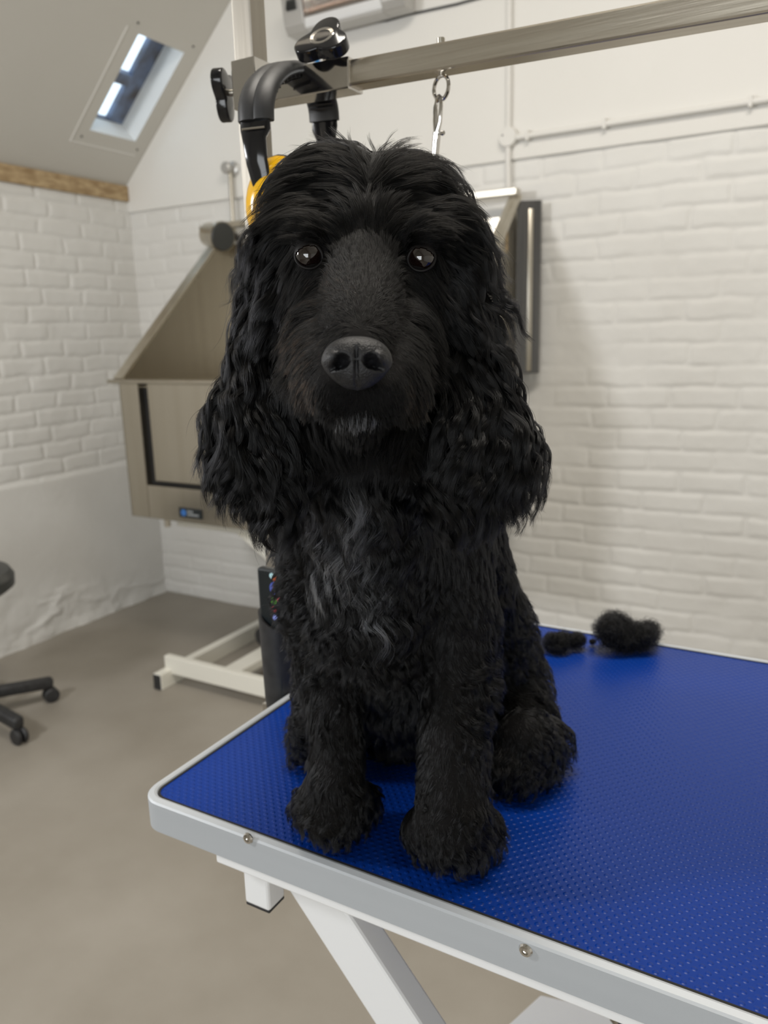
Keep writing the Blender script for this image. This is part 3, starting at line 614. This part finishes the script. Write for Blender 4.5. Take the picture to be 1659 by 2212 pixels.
ico = BM(); bmesh.ops.create_icosphere(ico, subdivisions=2, radius=1); iv = np.array([v.co[:] for v in ico.verts]); ifc = np.array([[v.index for v in f.verts] for f in ico.faces]); ico.free(); b.free()
allv = np.concatenate([iv*r+p for p, r in balls]); allf = np.concatenate([ifc+i*len(iv) for i in range(len(balls))])
me = bpy.data.meshes.new('blob'); me.from_pydata(allv.tolist(), [], allf.tolist()); tmp = bpy.data.objects.new('blob', me); C.objects.link(tmp)
md = tmp.modifiers.new('r', 'REMESH'); md.mode = 'VOXEL'; md.voxel_size = .0034
ms = tmp.modifiers.new('s', 'SMOOTH'); ms.factor = .6; ms.iterations = 7
bpy.context.view_layer.update(); dg = bpy.context.evaluated_depsgraph_get()
bme = bpy.data.meshes.new_from_object(tmp.evaluated_get(dg)); bpy.data.objects.remove(tmp); bpy.data.meshes.remove(me)
nv = len(bme.vertices); co = np.empty(nv*3); bme.vertices.foreach_get('co', co); co = co.reshape(-1, 3)
# --- face sculpting: eye sockets, mouth line, philtrum
def dent(c, r, depth, direction):
    global co
    d_ = np.linalg.norm(co-c, axis=1); w = np.clip(1-(d_/r)**2, 0, 1)**2; co = co+direction*depth*w[:, None]
eyeL, eyeR = P(666, 549, .4985), P(911, 554, .5005); ER = .0092
for e in (eyeL, eyeR): dent(e-fw*.004, .012, .003, fw)
for k in range(13):
    x = 738+k*6.5; dent(P(x, 889+7*((k-6)/6)**2*(-1)+3, .4165), .0045, .0045, fw)
for k in range(6): dent(P(773, 845+k*8, .409), .0035, .0022, fw)
co[:, 2] = np.maximum(co[:, 2], TZ+.0022)
bme.vertices.foreach_set('co', co.ravel()); bme.polygons.foreach_set('use_smooth', np.ones(len(bme.polygons), bool)); bme.update()
M['skin'] = mat('dark_skin', (.006, .0055, .0055), .8, spec=.1)
bme.name = 'body'; body = link('body', bme, 'skin', dog)

# --- eyes
M['eye'] = mat('dark_eye', (.006, .0025, .002), .03, spec=.6, Coat_Weight=1.0, Coat_Roughness=.01)
M['eyelid'] = mat('eyelid', (.006, .005, .005), .55, spec=.25)
for e, nm in ((eyeL, 0), (eyeR, 1)):
    tocam = Vector(EYE-e).normalized(); b = BM(); bmesh.ops.create_uvsphere(b, u_segments=32, v_segments=24, radius=ER); bmesh.ops.translate(b, verts=b.verts, vec=Vector(e)+Vector(fw)*.004)
    eo = obj('eye', b, 'eye', dog, True)
    ec = Vector(e)+Vector(fw)*.004; b = BM(); s_ = Vector(rt); u_ = Vector(up)
    tilt_ = R(-14 if nm == 0 else 14); pts = []
    for k in range(36):
        a_ = 2*math.pi*k/36; x_ = math.cos(a_)*ER*.95; y_ = math.sin(a_)*ER*(.80 if math.sin(a_) > 0 else .86)
        xx = x_*math.cos(tilt_)-y_*math.sin(tilt_); yy = x_*math.sin(tilt_)+y_*math.cos(tilt_)
        zz = math.sqrt(max(0, (ER*1.03)**2-xx*xx-yy*yy)); pts.append(ec+s_*xx+u_*yy+tocam*zz)
    tube(b, pts, .0009, 8, closed=True)
    lid = BM(); bmesh.ops.create_uvsphere(lid, u_segments=48, v_segments=36, radius=ER*1.05)
    for v in lid.verts: v.co = v.co.copy()
    kill = [f for f in lid.faces if (lambda c_: -(.80+.06*c_.x/ER)*ER < c_.z < (.42-.30*(c_.x/ER)**2)*ER)(f.calc_center_median())]
    bmesh.ops.delete(lid, geom=kill, context='FACES'); mx_ = Matrix(((rt[0], fw[0], up[0], ec[0]), (rt[1], fw[1], up[1], ec[1]), (rt[2], fw[2], up[2], ec[2]), (0, 0, 0, 1))) @ Matrix.Rotation(tilt_, 4, 'Y')
    bmesh.ops.transform(lid, matrix=mx_, verts=lid.verts); merge(b, lid); obj('eyelid', b, 'eyelid', dog, True, 80)

# --- nose
M['nose'] = mottle(mat('nose_leather', (.010, .010, .011), .46, spec=.4), (.006, .006, .007), (.014, .014, .016), 260, 4, bump=.0005, bscale=900)
nc = P(771, 783, .4085); nx, ny, nz_ = .0186, .0135, .0120
th_ = np.linspace(0, math.pi, 49); ph_ = np.linspace(0, 2*math.pi, 97)[:-1]
vs_ = []
for t_ in th_:
    for p_ in ph_:
        x_ = math.sin(t_)*math.cos(p_); y_ = math.sin(t_)*math.sin(p_); z_ = math.cos(t_)
        w_ = 1.0-(.34*max(0, -y_)**1.2); X_ = nx*x_*w_; Y_ = ny*(y_ if y_ > 0 else y_*1.06); Z_ = nz_*z_*(.9+.1*y_)
        X_ = math.copysign(abs(X_/nx)**.86*nx, X_)
        for sx in (-1, 1):                       # nostrils: comma shaped pits
            for (cx_, cy_, rr_, dd_) in ((.0074, -.0010, .0042, .0085), (.0100, -.0028, .0030, .0050), (.0128, -.0042, .0018, .0026)):
                q_ = math.hypot(X_-sx*cx_, Y_-cy_); 
                if z_ > 0: Z_ -= dd_*max(0, 1-(q_/rr_)**2)**1.0
            q_ = math.hypot(X_-sx*.0122, Y_-.0008); Z_ += .0022*max(0, 1-(q_/.0042)**2) if z_ > 0 else 0
        if z_ > 0: Z_ -= .0020*math.exp(-(X_/.0009)**2)*(1 if Y_ < .004 else max(0, 1-(Y_-.004)/.004))
        vs_.append(nc+rt*X_+up*Y_-fw*Z_)
fs_ = []; n_ = len(ph_)
for i in range(len(th_)-1):
    for k in range(n_): fs_.append((i*n_+k, i*n_+(k+1) % n_, (i+1)*n_+(k+1) % n_, (i+1)*n_+k))
me = bpy.data.meshes.new('nose'); me.from_pydata([tuple(v) for v in vs_], [], fs_); b = BM(); b.from_mesh(me); bmesh.ops.remove_doubles(b, verts=b.verts, dist=1e-5); obj('nose', b, 'nose', dog, True, 180)

# --- fur -------------------------------------------------------------
def hairmat(name, melanin, rough=.32, ior=1.40):
    m = bpy.data.materials.new(name); m.use_nodes = True; nt = m.node_tree; nt.nodes.clear()
    o = nt.nodes.new('ShaderNodeOutputMaterial'); h_ = nt.nodes.new('ShaderNodeBsdfHairPrincipled'); h_.parametrization = 'COLOR'
    h_.inputs['Color'].default_value = (*melanin, 1)
    h_.inputs['Roughness'].default_value = rough; h_.inputs['Radial Roughness'].default_value = .45
    h_.inputs['Random Roughness'].default_value = .2; h_.inputs['IOR'].default_value = ior
    nt.links.new(h_.outputs[0], o.inputs[0]); return m
M['fur'] = hairmat('black_fur', (.0012, .0012, .0014), .26); M['fur_face'] = hairmat('short_face_fur', (.0011, .0010, .0009), .42, 1.27); M['fur_grey'] = hairmat('grey_fur', (.10, .105, .118), .35); M['fur_tan'] = hairmat('brown_tinged_fur', (.0048, .0030, .0020), .40, 1.3)

# guides: pixel x, y, depth | direction right, up, towards lens | length m | lift | curl radius m | curl length m
G = [
 # topknot: grows up from the brow, falls to both sides
 (790, 300, .57, -.5, .05, -.6, .038, .16, .002, .07), (730, 330, .55, -.75, .05, -.2, .042, .16, .002, .07), (660.0, 370.0, 0.55, -0.8, -0.35, 0.2, 0.0473, 0.3025, 0.0032, 0.05),
 (620.0, 430.0, 0.55, -0.7, -0.85, 0.1, 0.0473, 0.2475, 0.004, 0.04), (590.0, 490.0, 0.55, -0.6, -0.7, 0.1, 0.042, 0.5, 0.006, 0.035), (860, 330, .56, .7, .05, -.2, .042, .3, .004, .05),
 (930.0, 360.0, 0.56, 0.8, -0.15, 0.1, 0.0473, 0.3025, 0.004, 0.04), (975.0, 420.0, 0.56, 0.75, -0.75, 0.1, 0.0473, 0.275, 0.0048, 0.035), (1000.0, 480.0, 0.56, 0.6, -0.7, 0.1, 0.042, 0.5, 0.006, 0.035),
 (760, 400, .51, -.75, .45, 0, .046, .16, .0025, .08), (820, 410, .51, .7, .5, 0, .044, .16, .0025, .08), (700, 430, .50, -.85, .05, 0, .045, .2, .003, .06), (890, 430, .51, .85, .1, 0, .044, .2, .003, .06),
 (785.0, 480.0, 0.49, -0.05, 1.0, 0.1, 0.0136, 0.15, 0.0005, 0.05), (700.0, 490.0, 0.49, -0.5, 0.8, 0.2, 0.0124, 0.18, 0.0005, 0.05), (880.0, 490.0, 0.49, 0.5, 0.8, 0.2, 0.0124, 0.18, 0.0005, 0.05),
 (650.0, 505.0, 0.5, -0.8, 0.4, 0.1, 0.0136, 0.18, 0.0005, 0.05), (935.0, 508.0, 0.5, 0.8, 0.4, 0.1, 0.0136, 0.18, 0.0005, 0.05),
 # between the eyes, under the eyes, bridge
 (785.0, 560.0, 0.49, 0.0, 1.0, 0.1, 0.0074, 0.108, 0.0003, 0.05), (785.0, 620.0, 0.475, 0.0, 1.0, 0.1, 0.0062, 0.09, 0.0002, 0.05), (740.0, 610.0, 0.48, -0.5, 0.8, 0.0, 0.0062, 0.09, 0.0003, 0.05), (830.0, 610.0, 0.48, 0.5, 0.8, 0.0, 0.0062, 0.09, 0.0003, 0.05),
 (660.0, 600.0, 0.5, -0.8, -0.5, 0.0, 0.0087, 0.12, 0.0005, 0.04), (915.0, 605.0, 0.5, 0.8, -0.5, 0.0, 0.0087, 0.12, 0.0005, 0.04), (620.0, 570.0, 0.51, -0.56, -0.7, 0.0, 0.023, 0.2, 0.0011, 0.054), (955.0, 575.0, 0.51, 0.7, -0.7, 0.0, 0.02, 0.25, 0.002, 0.04),
 (782.0, 690.0, 0.45, 0.0, 1.0, 0.1, 0.0037, 0.072, 0.0, 0.05), (740.0, 700.0, 0.45, -0.8, 0.5, 0.0, 0.005, 0.09, 0.0, 0.05), (830.0, 700.0, 0.45, 0.8, 0.5, 0.0, 0.005, 0.09, 0.0, 0.05),
 (690.0, 700.0, 0.47, -0.9, 0.0, 0.0, 0.0074, 0.12, 0.0003, 0.04), (870.0, 700.0, 0.47, 0.9, 0.0, 0.0, 0.0074, 0.12, 0.0003, 0.04),
 (690.0, 780.0, 0.44, -0.9, -0.2, 0.0, 0.0068, 0.12, 0.0003, 0.04), (860.0, 785.0, 0.44, 0.9, -0.3, 0.0, 0.0068, 0.12, 0.0003, 0.04), (700.0, 850.0, 0.43, -0.6, -0.8, 0.0, 0.0062, 0.12, 0.0003, 0.04), (850.0, 855.0, 0.43, 0.6, -0.8, 0.0, 0.0062, 0.12, 0.0003, 0.04),
 (740.0, 850.0, 0.42, -0.4, -0.9, 0.1, 0.0031, 0.12, 0.0, 0.04), (805.0, 850.0, 0.42, 0.4, -0.9, 0.1, 0.0031, 0.12, 0.0, 0.04), (772.0, 915.0, 0.43, 0.0, -1.0, 0.3, 0.0068, 0.21, 0.0003, 0.04),
 (660.0, 860.0, 0.46, -0.5, -0.8, 0.0, 0.0112, 0.15, 0.0005, 0.04), (890.0, 870.0, 0.46, 0.5, -0.8, 0.0, 0.0112, 0.15, 0.0005, 0.04), (640.0, 790.0, 0.48, -0.9, -0.5, 0.0, 0.022, 0.3, 0.001, 0.04), (920.0, 800.0, 0.49, 0.9, -0.5, 0.0, 0.0136, 0.18, 0.0005, 0.04),
 (630.0, 690.0, 0.51, -0.8, -0.6, 0.0, 0.022, 0.3, 0.002, 0.04), (945.0, 700.0, 0.51, 0.8, -0.6, 0.0, 0.0136, 0.18, 0.001, 0.04),
 # throat
 (780.0, 980.0, 0.52, 0.0, -1.0, 0.2, 0.026, 0.35, 0.002, 0.04), (700.0, 960.0, 0.52, -0.3, -0.9, 0.2, 0.028, 0.35, 0.004, 0.03), (880.0, 960.0, 0.52, 0.3, -0.9, 0.2, 0.028, 0.35, 0.004, 0.03),
 # ears
 (590.0, 560.0, 0.53, -0.4, -0.85, 0.1, 0.0517, 0.4, 0.0039, 0.0405), (540.0, 660.0, 0.53, -0.32, -0.9, 0.1, 0.0517, 0.36, 0.0039, 0.0405), (520.0, 760.0, 0.53, -0.28, -0.9, 0.1, 0.0575, 0.4, 0.0044, 0.0405), (500.0, 860.0, 0.53, -0.44, -0.8, 0.1, 0.05064, 0.48, 0.0055, 0.0459),
 (470.0, 930.0, 0.54, -0.25, -0.9, 0.1, 0.03565, 0.44, 0.0055, 0.0459), (520.0, 1030.0, 0.54, 0.05, -1, 0.1, 0.02482, 0.4, 0.0044, 0.0405), (600.0, 780.0, 0.52, -0.08, -1.0, 0.2, 0.046, 0.36, 0.0039, 0.0405), (600.0, 900.0, 0.52, 0.04, -1.0, 0.2, 0.0483, 0.4, 0.0044, 0.0378), (600.0, 1020.0, 0.52, 0.08, -1, 0.2, 0.02898, 0.4, 0.0044, 0.0351),
 (1000.0, 570.0, 0.54, 0.4, -0.8, 0.1, 0.0517, 0.4, 0.0039, 0.0405), (1050.0, 680.0, 0.55, 0.32, -0.9, 0.1, 0.0517, 0.36, 0.0039, 0.0405), (1070.0, 780.0, 0.55, 0.28, -0.9, 0.1, 0.0575, 0.4, 0.0044, 0.0405), (1100.0, 870.0, 0.55, 0.4, -0.8, 0.1, 0.0575, 0.48, 0.0055, 0.0459),
 (1130.0, 950.0, 0.56, 0.16, -0.95, 0.1, 0.046, 0.44, 0.0055, 0.0459), (1070.0, 1040.0, 0.55, 0.08, -1, 0.1, 0.02637, 0.4, 0.0044, 0.0405), (980.0, 780.0, 0.53, 0.08, -1.0, 0.2, 0.046, 0.36, 0.0039, 0.0405), (980.0, 900.0, 0.53, 0.0, -1.0, 0.2, 0.0483, 0.4, 0.0044, 0.0378), (970.0, 1020.0, 0.53, -0.08, -1, 0.2, 0.02898, 0.4, 0.0044, 0.0351),
 # chest and trunk
 (790.0, 1080.0, 0.58, 0.0, -1.0, 0.2, 0.03, 0.35, 0.004, 0.03), (760.0, 1180.0, 0.59, -0.35, -0.9, 0.2, 0.0306, 0.4, 0.0035, 0.03), (830.0, 1200.0, 0.59, 0.2, -1.0, 0.2, 0.0306, 0.4, 0.0035, 0.03), (780.0, 1300.0, 0.6, 0.0, -1.0, 0.2, 0.0324, 0.4, 0.0042, 0.028), (840.0, 1400.0, 0.63, 0.1, -1.0, 0.2, 0.0288, 0.4, 0.0042, 0.026),
 (620.0, 1200.0, 0.64, -0.9, -0.4, 0.1, 0.01485, 0.35, 0.0021, 0.03), (600.0, 1300.0, 0.65, -0.85, -0.4, 0.1, 0.01584, 0.4, 0.0028, 0.026), (650.0, 1360.0, 0.62, -0.6, -0.8, 0.1, 0.0234, 0.4, 0.0035, 0.026), (1000.0, 1170.0, 0.6, 0.3, -0.95, 0.0, 0.0108, 0.15, 0.0007, 0.05), (1060.0, 1230.0, 0.64, 0.4, -0.9, 0.0, 0.0108, 0.15, 0.0007, 0.05),
 (960.0, 1300.0, 0.6, 0.2, -1.0, 0.1, 0.0198, 0.3, 0.0028, 0.03), (1090.0, 1300.0, 0.68, 0.6, -0.8, 0.0, 0.018, 0.35, 0.0028, 0.026), (1110.0, 1150.0, 0.68, 0.5, -0.9, 0.0, 0.0108, 0.2, 0.0007, 0.04),
 # forelegs
 (650.0, 1450.0, 0.63, -0.7, -0.5, 0.1, 0.018, 0.35, 0.0028, 0.024), (660.0, 1560.0, 0.63, -0.6, -0.7, 0.1, 0.0162, 0.3, 0.0021, 0.03), (730.0, 1500.0, 0.62, 0.2, -1.0, 0.1, 0.0162, 0.25, 0.0021, 0.03), (760.0, 1600.0, 0.62, 0.3, -1.0, 0.1, 0.0162, 0.3, 0.0021, 0.03), (700.0, 1650.0, 0.62, -0.3, -0.95, 0.1, 0.0162, 0.3, 0.0021, 0.03),
 (960.0, 1450.0, 0.62, 0.0, -1.0, 0.1, 0.0162, 0.25, 0.0021, 0.03), (1040.0, 1450.0, 0.63, 0.6, -0.7, 0.0, 0.0216, 0.4, 0.0042, 0.022), (960.0, 1560.0, 0.61, 0.0, -1.0, 0.1, 0.0144, 0.2, 0.0014, 0.03), (1040.0, 1560.0, 0.62, 0.6, -0.8, 0.0, 0.0198, 0.35, 0.0035, 0.024), (920.0, 1620.0, 0.61, -0.3, -1.0, 0.1, 0.0144, 0.25, 0.0014, 0.03), (980.0, 1680.0, 0.6, 0.0, -1.0, 0.1, 0.0144, 0.2, 0.0014, 0.03),
 # feet
 (640.0, 1750.0, 0.61, -0.8, -0.6, 0.2, 0.0162, 0.4, 0.0021, 0.018), (700.0, 1790.0, 0.6, -0.2, -1.0, 0.3, 0.0144, 0.35, 0.0021, 0.018), (770.0, 1780.0, 0.6, 0.3, -0.9, 0.3, 0.0144, 0.35, 0.0021, 0.018), (820.0, 1740.0, 0.62, 0.8, -0.5, 0.1, 0.0162, 0.4, 0.0021, 0.018),
 (900.0, 1820.0, 0.58, -0.7, -0.7, 0.3, 0.0144, 0.35, 0.0021, 0.018), (950.0, 1860.0, 0.57, -0.2, -1.0, 0.3, 0.0144, 0.35, 0.0021, 0.018), (1020.0, 1860.0, 0.57, 0.3, -0.9, 0.3, 0.0144, 0.35, 0.0021, 0.018), (1070.0, 1810.0, 0.59, 0.8, -0.6, 0.2, 0.0144, 0.35, 0.0021, 0.018), (970.0, 1780.0, 0.59, 0.0, -1.0, 0.3, 0.0126, 0.25, 0.0021, 0.018),
 # hind leg
 (1110.0, 1380.0, 0.8, 0.8, -0.2, 0.0, 0.0234, 0.5, 0.0028, 0.02), (1150.0, 1450.0, 0.78, 0.9, -0.2, 0.0, 0.0216, 0.5, 0.0028, 0.02), (1140.0, 1540.0, 0.76, 0.7, -0.6, 0.0, 0.0198, 0.4, 0.0028, 0.02), (1190.0, 1600.0, 0.74, 0.9, -0.3, 0.0, 0.0216, 0.5, 0.0028, 0.018), (1180.0, 1670.0, 0.72, 0.7, -0.7, 0.0, 0.0162, 0.4, 0.0028, 0.018), (1120.0, 1700.0, 0.7, 0.0, -1.0, 0.2, 0.0162, 0.4, 0.0028, 0.018),
 (650.0, 1600.0, 0.74, -0.8, -0.4, 0.0, 0.018, 0.45, 0.0035, 0.016), (1020.0, 492.0, 0.56, 1.0, 0.12, 0.0, 0.050, 0.55, 0.004, 0.03), (1040.0, 575.0, 0.56, 1.0, -0.15, 0.0, 0.048, 0.55, 0.004, 0.028), (562.0, 480.0, 0.56, -1.0, -0.1, 0.0, 0.048, 0.5, 0.004, 0.03), (868.0, 305.0, 0.57, 0.75, 0.5, 0.1, 0.050, 0.6, 0.005, 0.06), (700.0, 1230.0, 0.62, -0.6, -0.7, 0.1, 0.022, 0.3, 0.003, 0.03),
 (850.0, 1500.0, 0.7, 0.0, -1.0, 0.0, 0.018, 0.3, 0.0021, 0.03)]
Gp = np.array([P(*g[:3]) for g in G]); Gd = np.array([rt*g[3]+up*g[4]-fw*g[5] for g in G]); Gd /= np.linalg.norm(Gd, axis=1)[:, None]
Gk = np.array([g[6:10] for g in G])
def field(p):
    d2 = ((p[:, None, :]-Gp[None])**2).sum(2); w = 1/(d2+1.5e-4)**2.2; w /= w.sum(1)[:, None]
    D = w@Gd; D /= np.linalg.norm(D, axis=1)[:, None]+1e-9; return D, w@Gk
nf = len(bme.polygons); bme.calc_loop_triangles(); nt_ = len(bme.loop_triangles); tri = np.empty(nt_*3, np.int32); bme.loop_triangles.foreach_get('vertices', tri); tri = tri.reshape(-1, 3)
A_, B_, C_ = co[tri[:, 0]], co[tri[:, 1]], co[tri[:, 2]]; cr = np.cross(B_-A_, C_-A_); ar = np.linalg.norm(cr, axis=1)/2; tn = cr/(2*ar[:, None]+1e-12)
def sample(n, wgt):
    pr = ar*wgt; pr /= pr.sum(); i = rng.choice(nt_, n, p=pr); r1 = np.sqrt(rng.random(n)); r2 = rng.random(n)
    return A_[i]*(1-r1)[:, None]+B_[i]*(r1*(1-r2))[:, None]+C_[i]*(r1*r2)[:, None], tn[i]
tc_ = (A_+B_+C_)/3; vd = EYE-tc_; vd /= np.linalg.norm(vd, axis=1)[:, None]; facing = (tn*vd).sum(1)
wbase = np.where(facing > -.25, 1.0, .22)
_pr = tc_-EYE; _z = _pr@fw; cpx = 829.5+FPX*(_pr@rt)/_z; cpy = 1106-FPX*(_pr@up)/_z
face = (cpy < 960) & (_z < .53) & (cpx > 600) & (cpx < 980); wbase = wbase*np.where(face, 2.4, 1)
near = tc_[:, 2] > TZ+.004; wbase = wbase*near
for e in (eyeL, eyeR): wbase = wbase*(np.linalg.norm(tc_-e, axis=1) > ER*.98)
wbase = wbase*(np.linalg.norm((tc_-nc)/np.array([1, 1, 1]), axis=1) > .0165)
NP = 12
def grow(n_clump, n_hair, wgt, name, m, spread=1.0, lenk=1.0, r0=.00011, strength=.78, over=None):
    cp, cn = sample(n_clump, wgt); D, K = field(cp); L, lift, cr_, cl = K.T
    L = L*lenk*rng.uniform(.7, 1.2, n_clump); cr_ = cr_*rng.uniform(.5, 1.35, n_clump); cl = cl*rng.uniform(.75, 1.35, n_clump)
    tang = D-cn*(D*cn).sum(1)[:, None]; tang /= np.linalg.norm(tang, axis=1)[:, None]+1e-9
    lift = lift*rng.uniform(.5, 1.4, n_clump)
    d0 = tang*(1-lift*.5)[:, None]+cn*lift[:, None]; d0 /= np.linalg.norm(d0, axis=1)[:, None]
    a1 = np.cross(d0, cn); a1 /= np.linalg.norm(a1, axis=1)[:, None]+1e-9
    phase = 2.6*np.sin(62*cp[:, 0])+2.6*np.sin(57*cp[:, 1]+1)+3.2*np.sin(48*cp[:, 2]+2)+rng.random(n_clump)*1.3; sgn = np.where(np.sin(33*cp[:, 0]+41*cp[:, 2]) > 0, 1, -1)
    ts = np.linspace(0, 1, NP); path = np.zeros((n_clump, NP, 3)); p = cp.copy(); d = d0.copy()
    for k, t_ in enumerate(ts):
        path[:, k] = p
        d = d+(D*.16+np.array([0, 0, -.13])-cn*.09*lift[:, None]*3*t_); d /= np.linalg.norm(d, axis=1)[:, None]
        p = p+d*(L/(NP-1))[:, None]
    a2 = np.cross(d0, a1)
    for k, t_ in enumerate(ts):
        ang = phase+sgn*2*math.pi*(L*t_)/cl; amp = cr_*min(1, t_*2.2)
        path[:, k] += a1*(np.sin(ang)-np.sin(phase))[:, None]*amp[:, None]+a2*((np.cos(ang)-np.cos(phase))*amp*.75)[:, None]
    # hairs
    hp, hn = sample(n_hair, wgt)
    # nearest clump through a hash of cells
    cell = .012; idx = np.empty(n_hair, int); 
    for s_ in range(0, n_hair, 2000):
        q = hp[s_:s_+2000]; dd = -2*q@cp.T+(cp**2).sum(1)[None]; idx[s_:s_+2000] = dd.argmin(1)
    off = (hp-cp[idx]); ol = np.linalg.norm(off, axis=1); off = off*np.minimum(1, .012/(ol+1e-9))[:, None]
    base = hp-off
    cl_ = strength*rng.uniform(.55, 1.15, n_hair); cl_ = np.clip(cl_, 0, .97); lk_ = rng.uniform(.72, 1.08, n_hair)
    frz = rng.normal(0, 1, (n_hair, 3))*.00075*spread; fl = rng.random(n_hair) < .04; frz[fl] *= 3.5
    out = np.zeros((n_hair, NP, 3)); pi_ = path[idx]
    for k, t_ in enumerate(ts):
        tt = np.clip(t_*lk_, 0, 1)*(NP-1); i0 = np.minimum(tt.astype(int), NP-2); f_ = (tt-i0)[:, None]
        pc = pi_[np.arange(n_hair), i0]*(1-f_)+pi_[np.arange(n_hair), i0+1]*f_
        out[:, k] = pc+off*(1-cl_*min(1, t_*1.25)**.8)[:, None]+frz*t_**1.5*np.minimum(1, L[idx]/.02)[:, None]
    out[:, :, 2] = np.maximum(out[:, :, 2], TZ+.0018)
    if over is not None: out = over(out, hp)
    hc = bpy.data.hair_curves.new(name); hc.add_curves([NP]*len(out)); 
    hc.attributes['position'].data.foreach_set('vector', out.astype(np.float32).ravel())
    ra = hc.attributes.get('radius') or hc.attributes.new('radius', 'FLOAT', 'POINT')
    rr_ = np.tile(r0*np.array([1, 1, 1, 1, .95, .9, .85, .8, .7, .58, .4, .15]), len(out)); ra.data.foreach_set('value', rr_.astype(np.float32))
    hc.materials.append(M[m]); o = bpy.data.objects.new(name, hc); C.objects.link(o); o.parent = dog; return o
# which triangles are ear
dear = np.full(nt_, 9.); dbody = np.full(nt_, 9.)
for c_ in ear_c[::2]: dear = np.minimum(dear, np.linalg.norm(tc_-c_, axis=1))
isear = (dear < .043) & (cpy < 1150) & ((cpx < 655) | (cpx > 925))
grow(1500, 70000, wbase*isear, 'ear_fur', 'fur', 1.5, 1.05, .00010, .80)
grow(5200, 120000, wbase*~isear*~face, 'coat', 'fur', 1.0, 1.0, .00010, .76)
grow(3500, 60000, wbase*~isear*face, 'face_fur', 'fur_face', .8, 1.0, .00008, .34)
def blob(x, y, rx, ry, zmax=9): return np.exp(-((cpx-x)/rx)**2-((cpy-y)/ry)**2)*(_z < zmax)*(facing > 0)
wc = blob(755, 1180, 45, 70, .68)+blob(820, 1300, 35, 45, .68)+.6*blob(770, 1070, 25, 45, .68)+.5*blob(700, 1270, 30, 25, .68)
w = grow(260, 2400, wc*(wc > .05), 'chest_blaze', 'fur_grey', 1.2, .9, .00011, .6); w['label'] = 'grey-white hairs on the chest'
wc = blob(772, 908, 34, 12, .46); w = grow(60, 520, wc*(wc > .08), 'chin_hair', 'fur_grey', 1, .8, .00009, .4); w['label'] = 'short grey hairs on the chin'
wc = (blob(655, 850, 22, 50, .50)+blob(900, 870, 28, 30, .50)+.6*blob(650, 740, 30, 60, .5)+.3*blob(700, 640, 50, 40))*wbase
w = grow(300, 2600, wc*(wc > .05), 'muzzle_tinge', 'fur_tan', 1, 1.0, .0001, .4); w['label'] = 'brown-tinged hairs at the sides of the muzzle'

# clippings left on the table
M_ = dog
for (x, y, w_, h_, lab) in ((1357, 1398, .034, .030, 'largest loose tuft of black clipped hair, at the far edge of the blue table'), (1222, 1402, .026, .014, 'low tuft of black clipped hair right beside the dog'), (1275, 1392, .005, .005, 'tiny wisp of black clipped hair between the two bigger tufts')):
    c_ = PZ(x, y, TZ+.002); n_c = int(26*w_/.03) if w_ > .01 else 3
    b = BM(); lumps = []
    for k in range(max(3, n_c//2)):
        ox = rng.uniform(-1, 1)*w_*.75; oz = abs(rng.normal(0, .5))*h_*.7; oy = rng.uniform(-1, 1)*w_*.4; r_ = rng.uniform(.25, .42)*min(w_, h_*1.2)
        q_ = Vector(c_)+Vector(rt)*ox+Vector((0, oy, oz+r_*.8)); lumps.append((q_, r_))
        t_ = BM(); bmesh.ops.create_icosphere(t_, subdivisions=2, radius=r_); bmesh.ops.translate(t_, verts=t_.verts, vec=q_); merge(b, t_)
    for v in b.verts: v.co.z = max(v.co.z, TZ+.0012)
    b_me = bpy.data.meshes.new('hair_clipping'); b.to_mesh(b_me); b.free()
    o = link('hair_clipping', b_me, 'skin', None, True, label=lab, category='hair clippings', group='clipped hair on the table')
    nh = int(12000*(w_/.034)**1.5); pts = np.zeros((nh, 8, 3))
    for i in range(nh):
        q_, r_ = lumps[rng.integers(len(lumps))]; d_ = rng.normal(size=3); d_ /= np.linalg.norm(d_); d_[2] = abs(d_[2])*.8 if rng.random() < .7 else d_[2]
        e1 = np.cross(d_, rng.normal(size=3)); e1 /= np.linalg.norm(e1); ll = rng.uniform(.4, 1.7)*min(.012, r_*1.5)
        for k in range(8):
            s_ = k/7; pts[i, k] = np.array(q_)+d_*(r_*.9+ll*s_*.75)+e1*ll*.5*math.sin(s_*3.5)
    pts[:, :, 2] = np.maximum(pts[:, :, 2], TZ+.0014)
    hc = bpy.data.hair_curves.new('loose_hair'); hc.add_curves([8]*nh); hc.attributes['position'].data.foreach_set('vector', pts.astype(np.float32).ravel())
    ra = hc.attributes.get('radius') or hc.attributes.new('radius', 'FLOAT', 'POINT'); ra.data.foreach_set('value', np.tile(np.linspace(.00022, .00007, 8), nh).astype(np.float32))
    hc.materials.append(M['fur']); ho = bpy.data.objects.new('loose_hair', hc); C.objects.link(ho); ho.parent = o
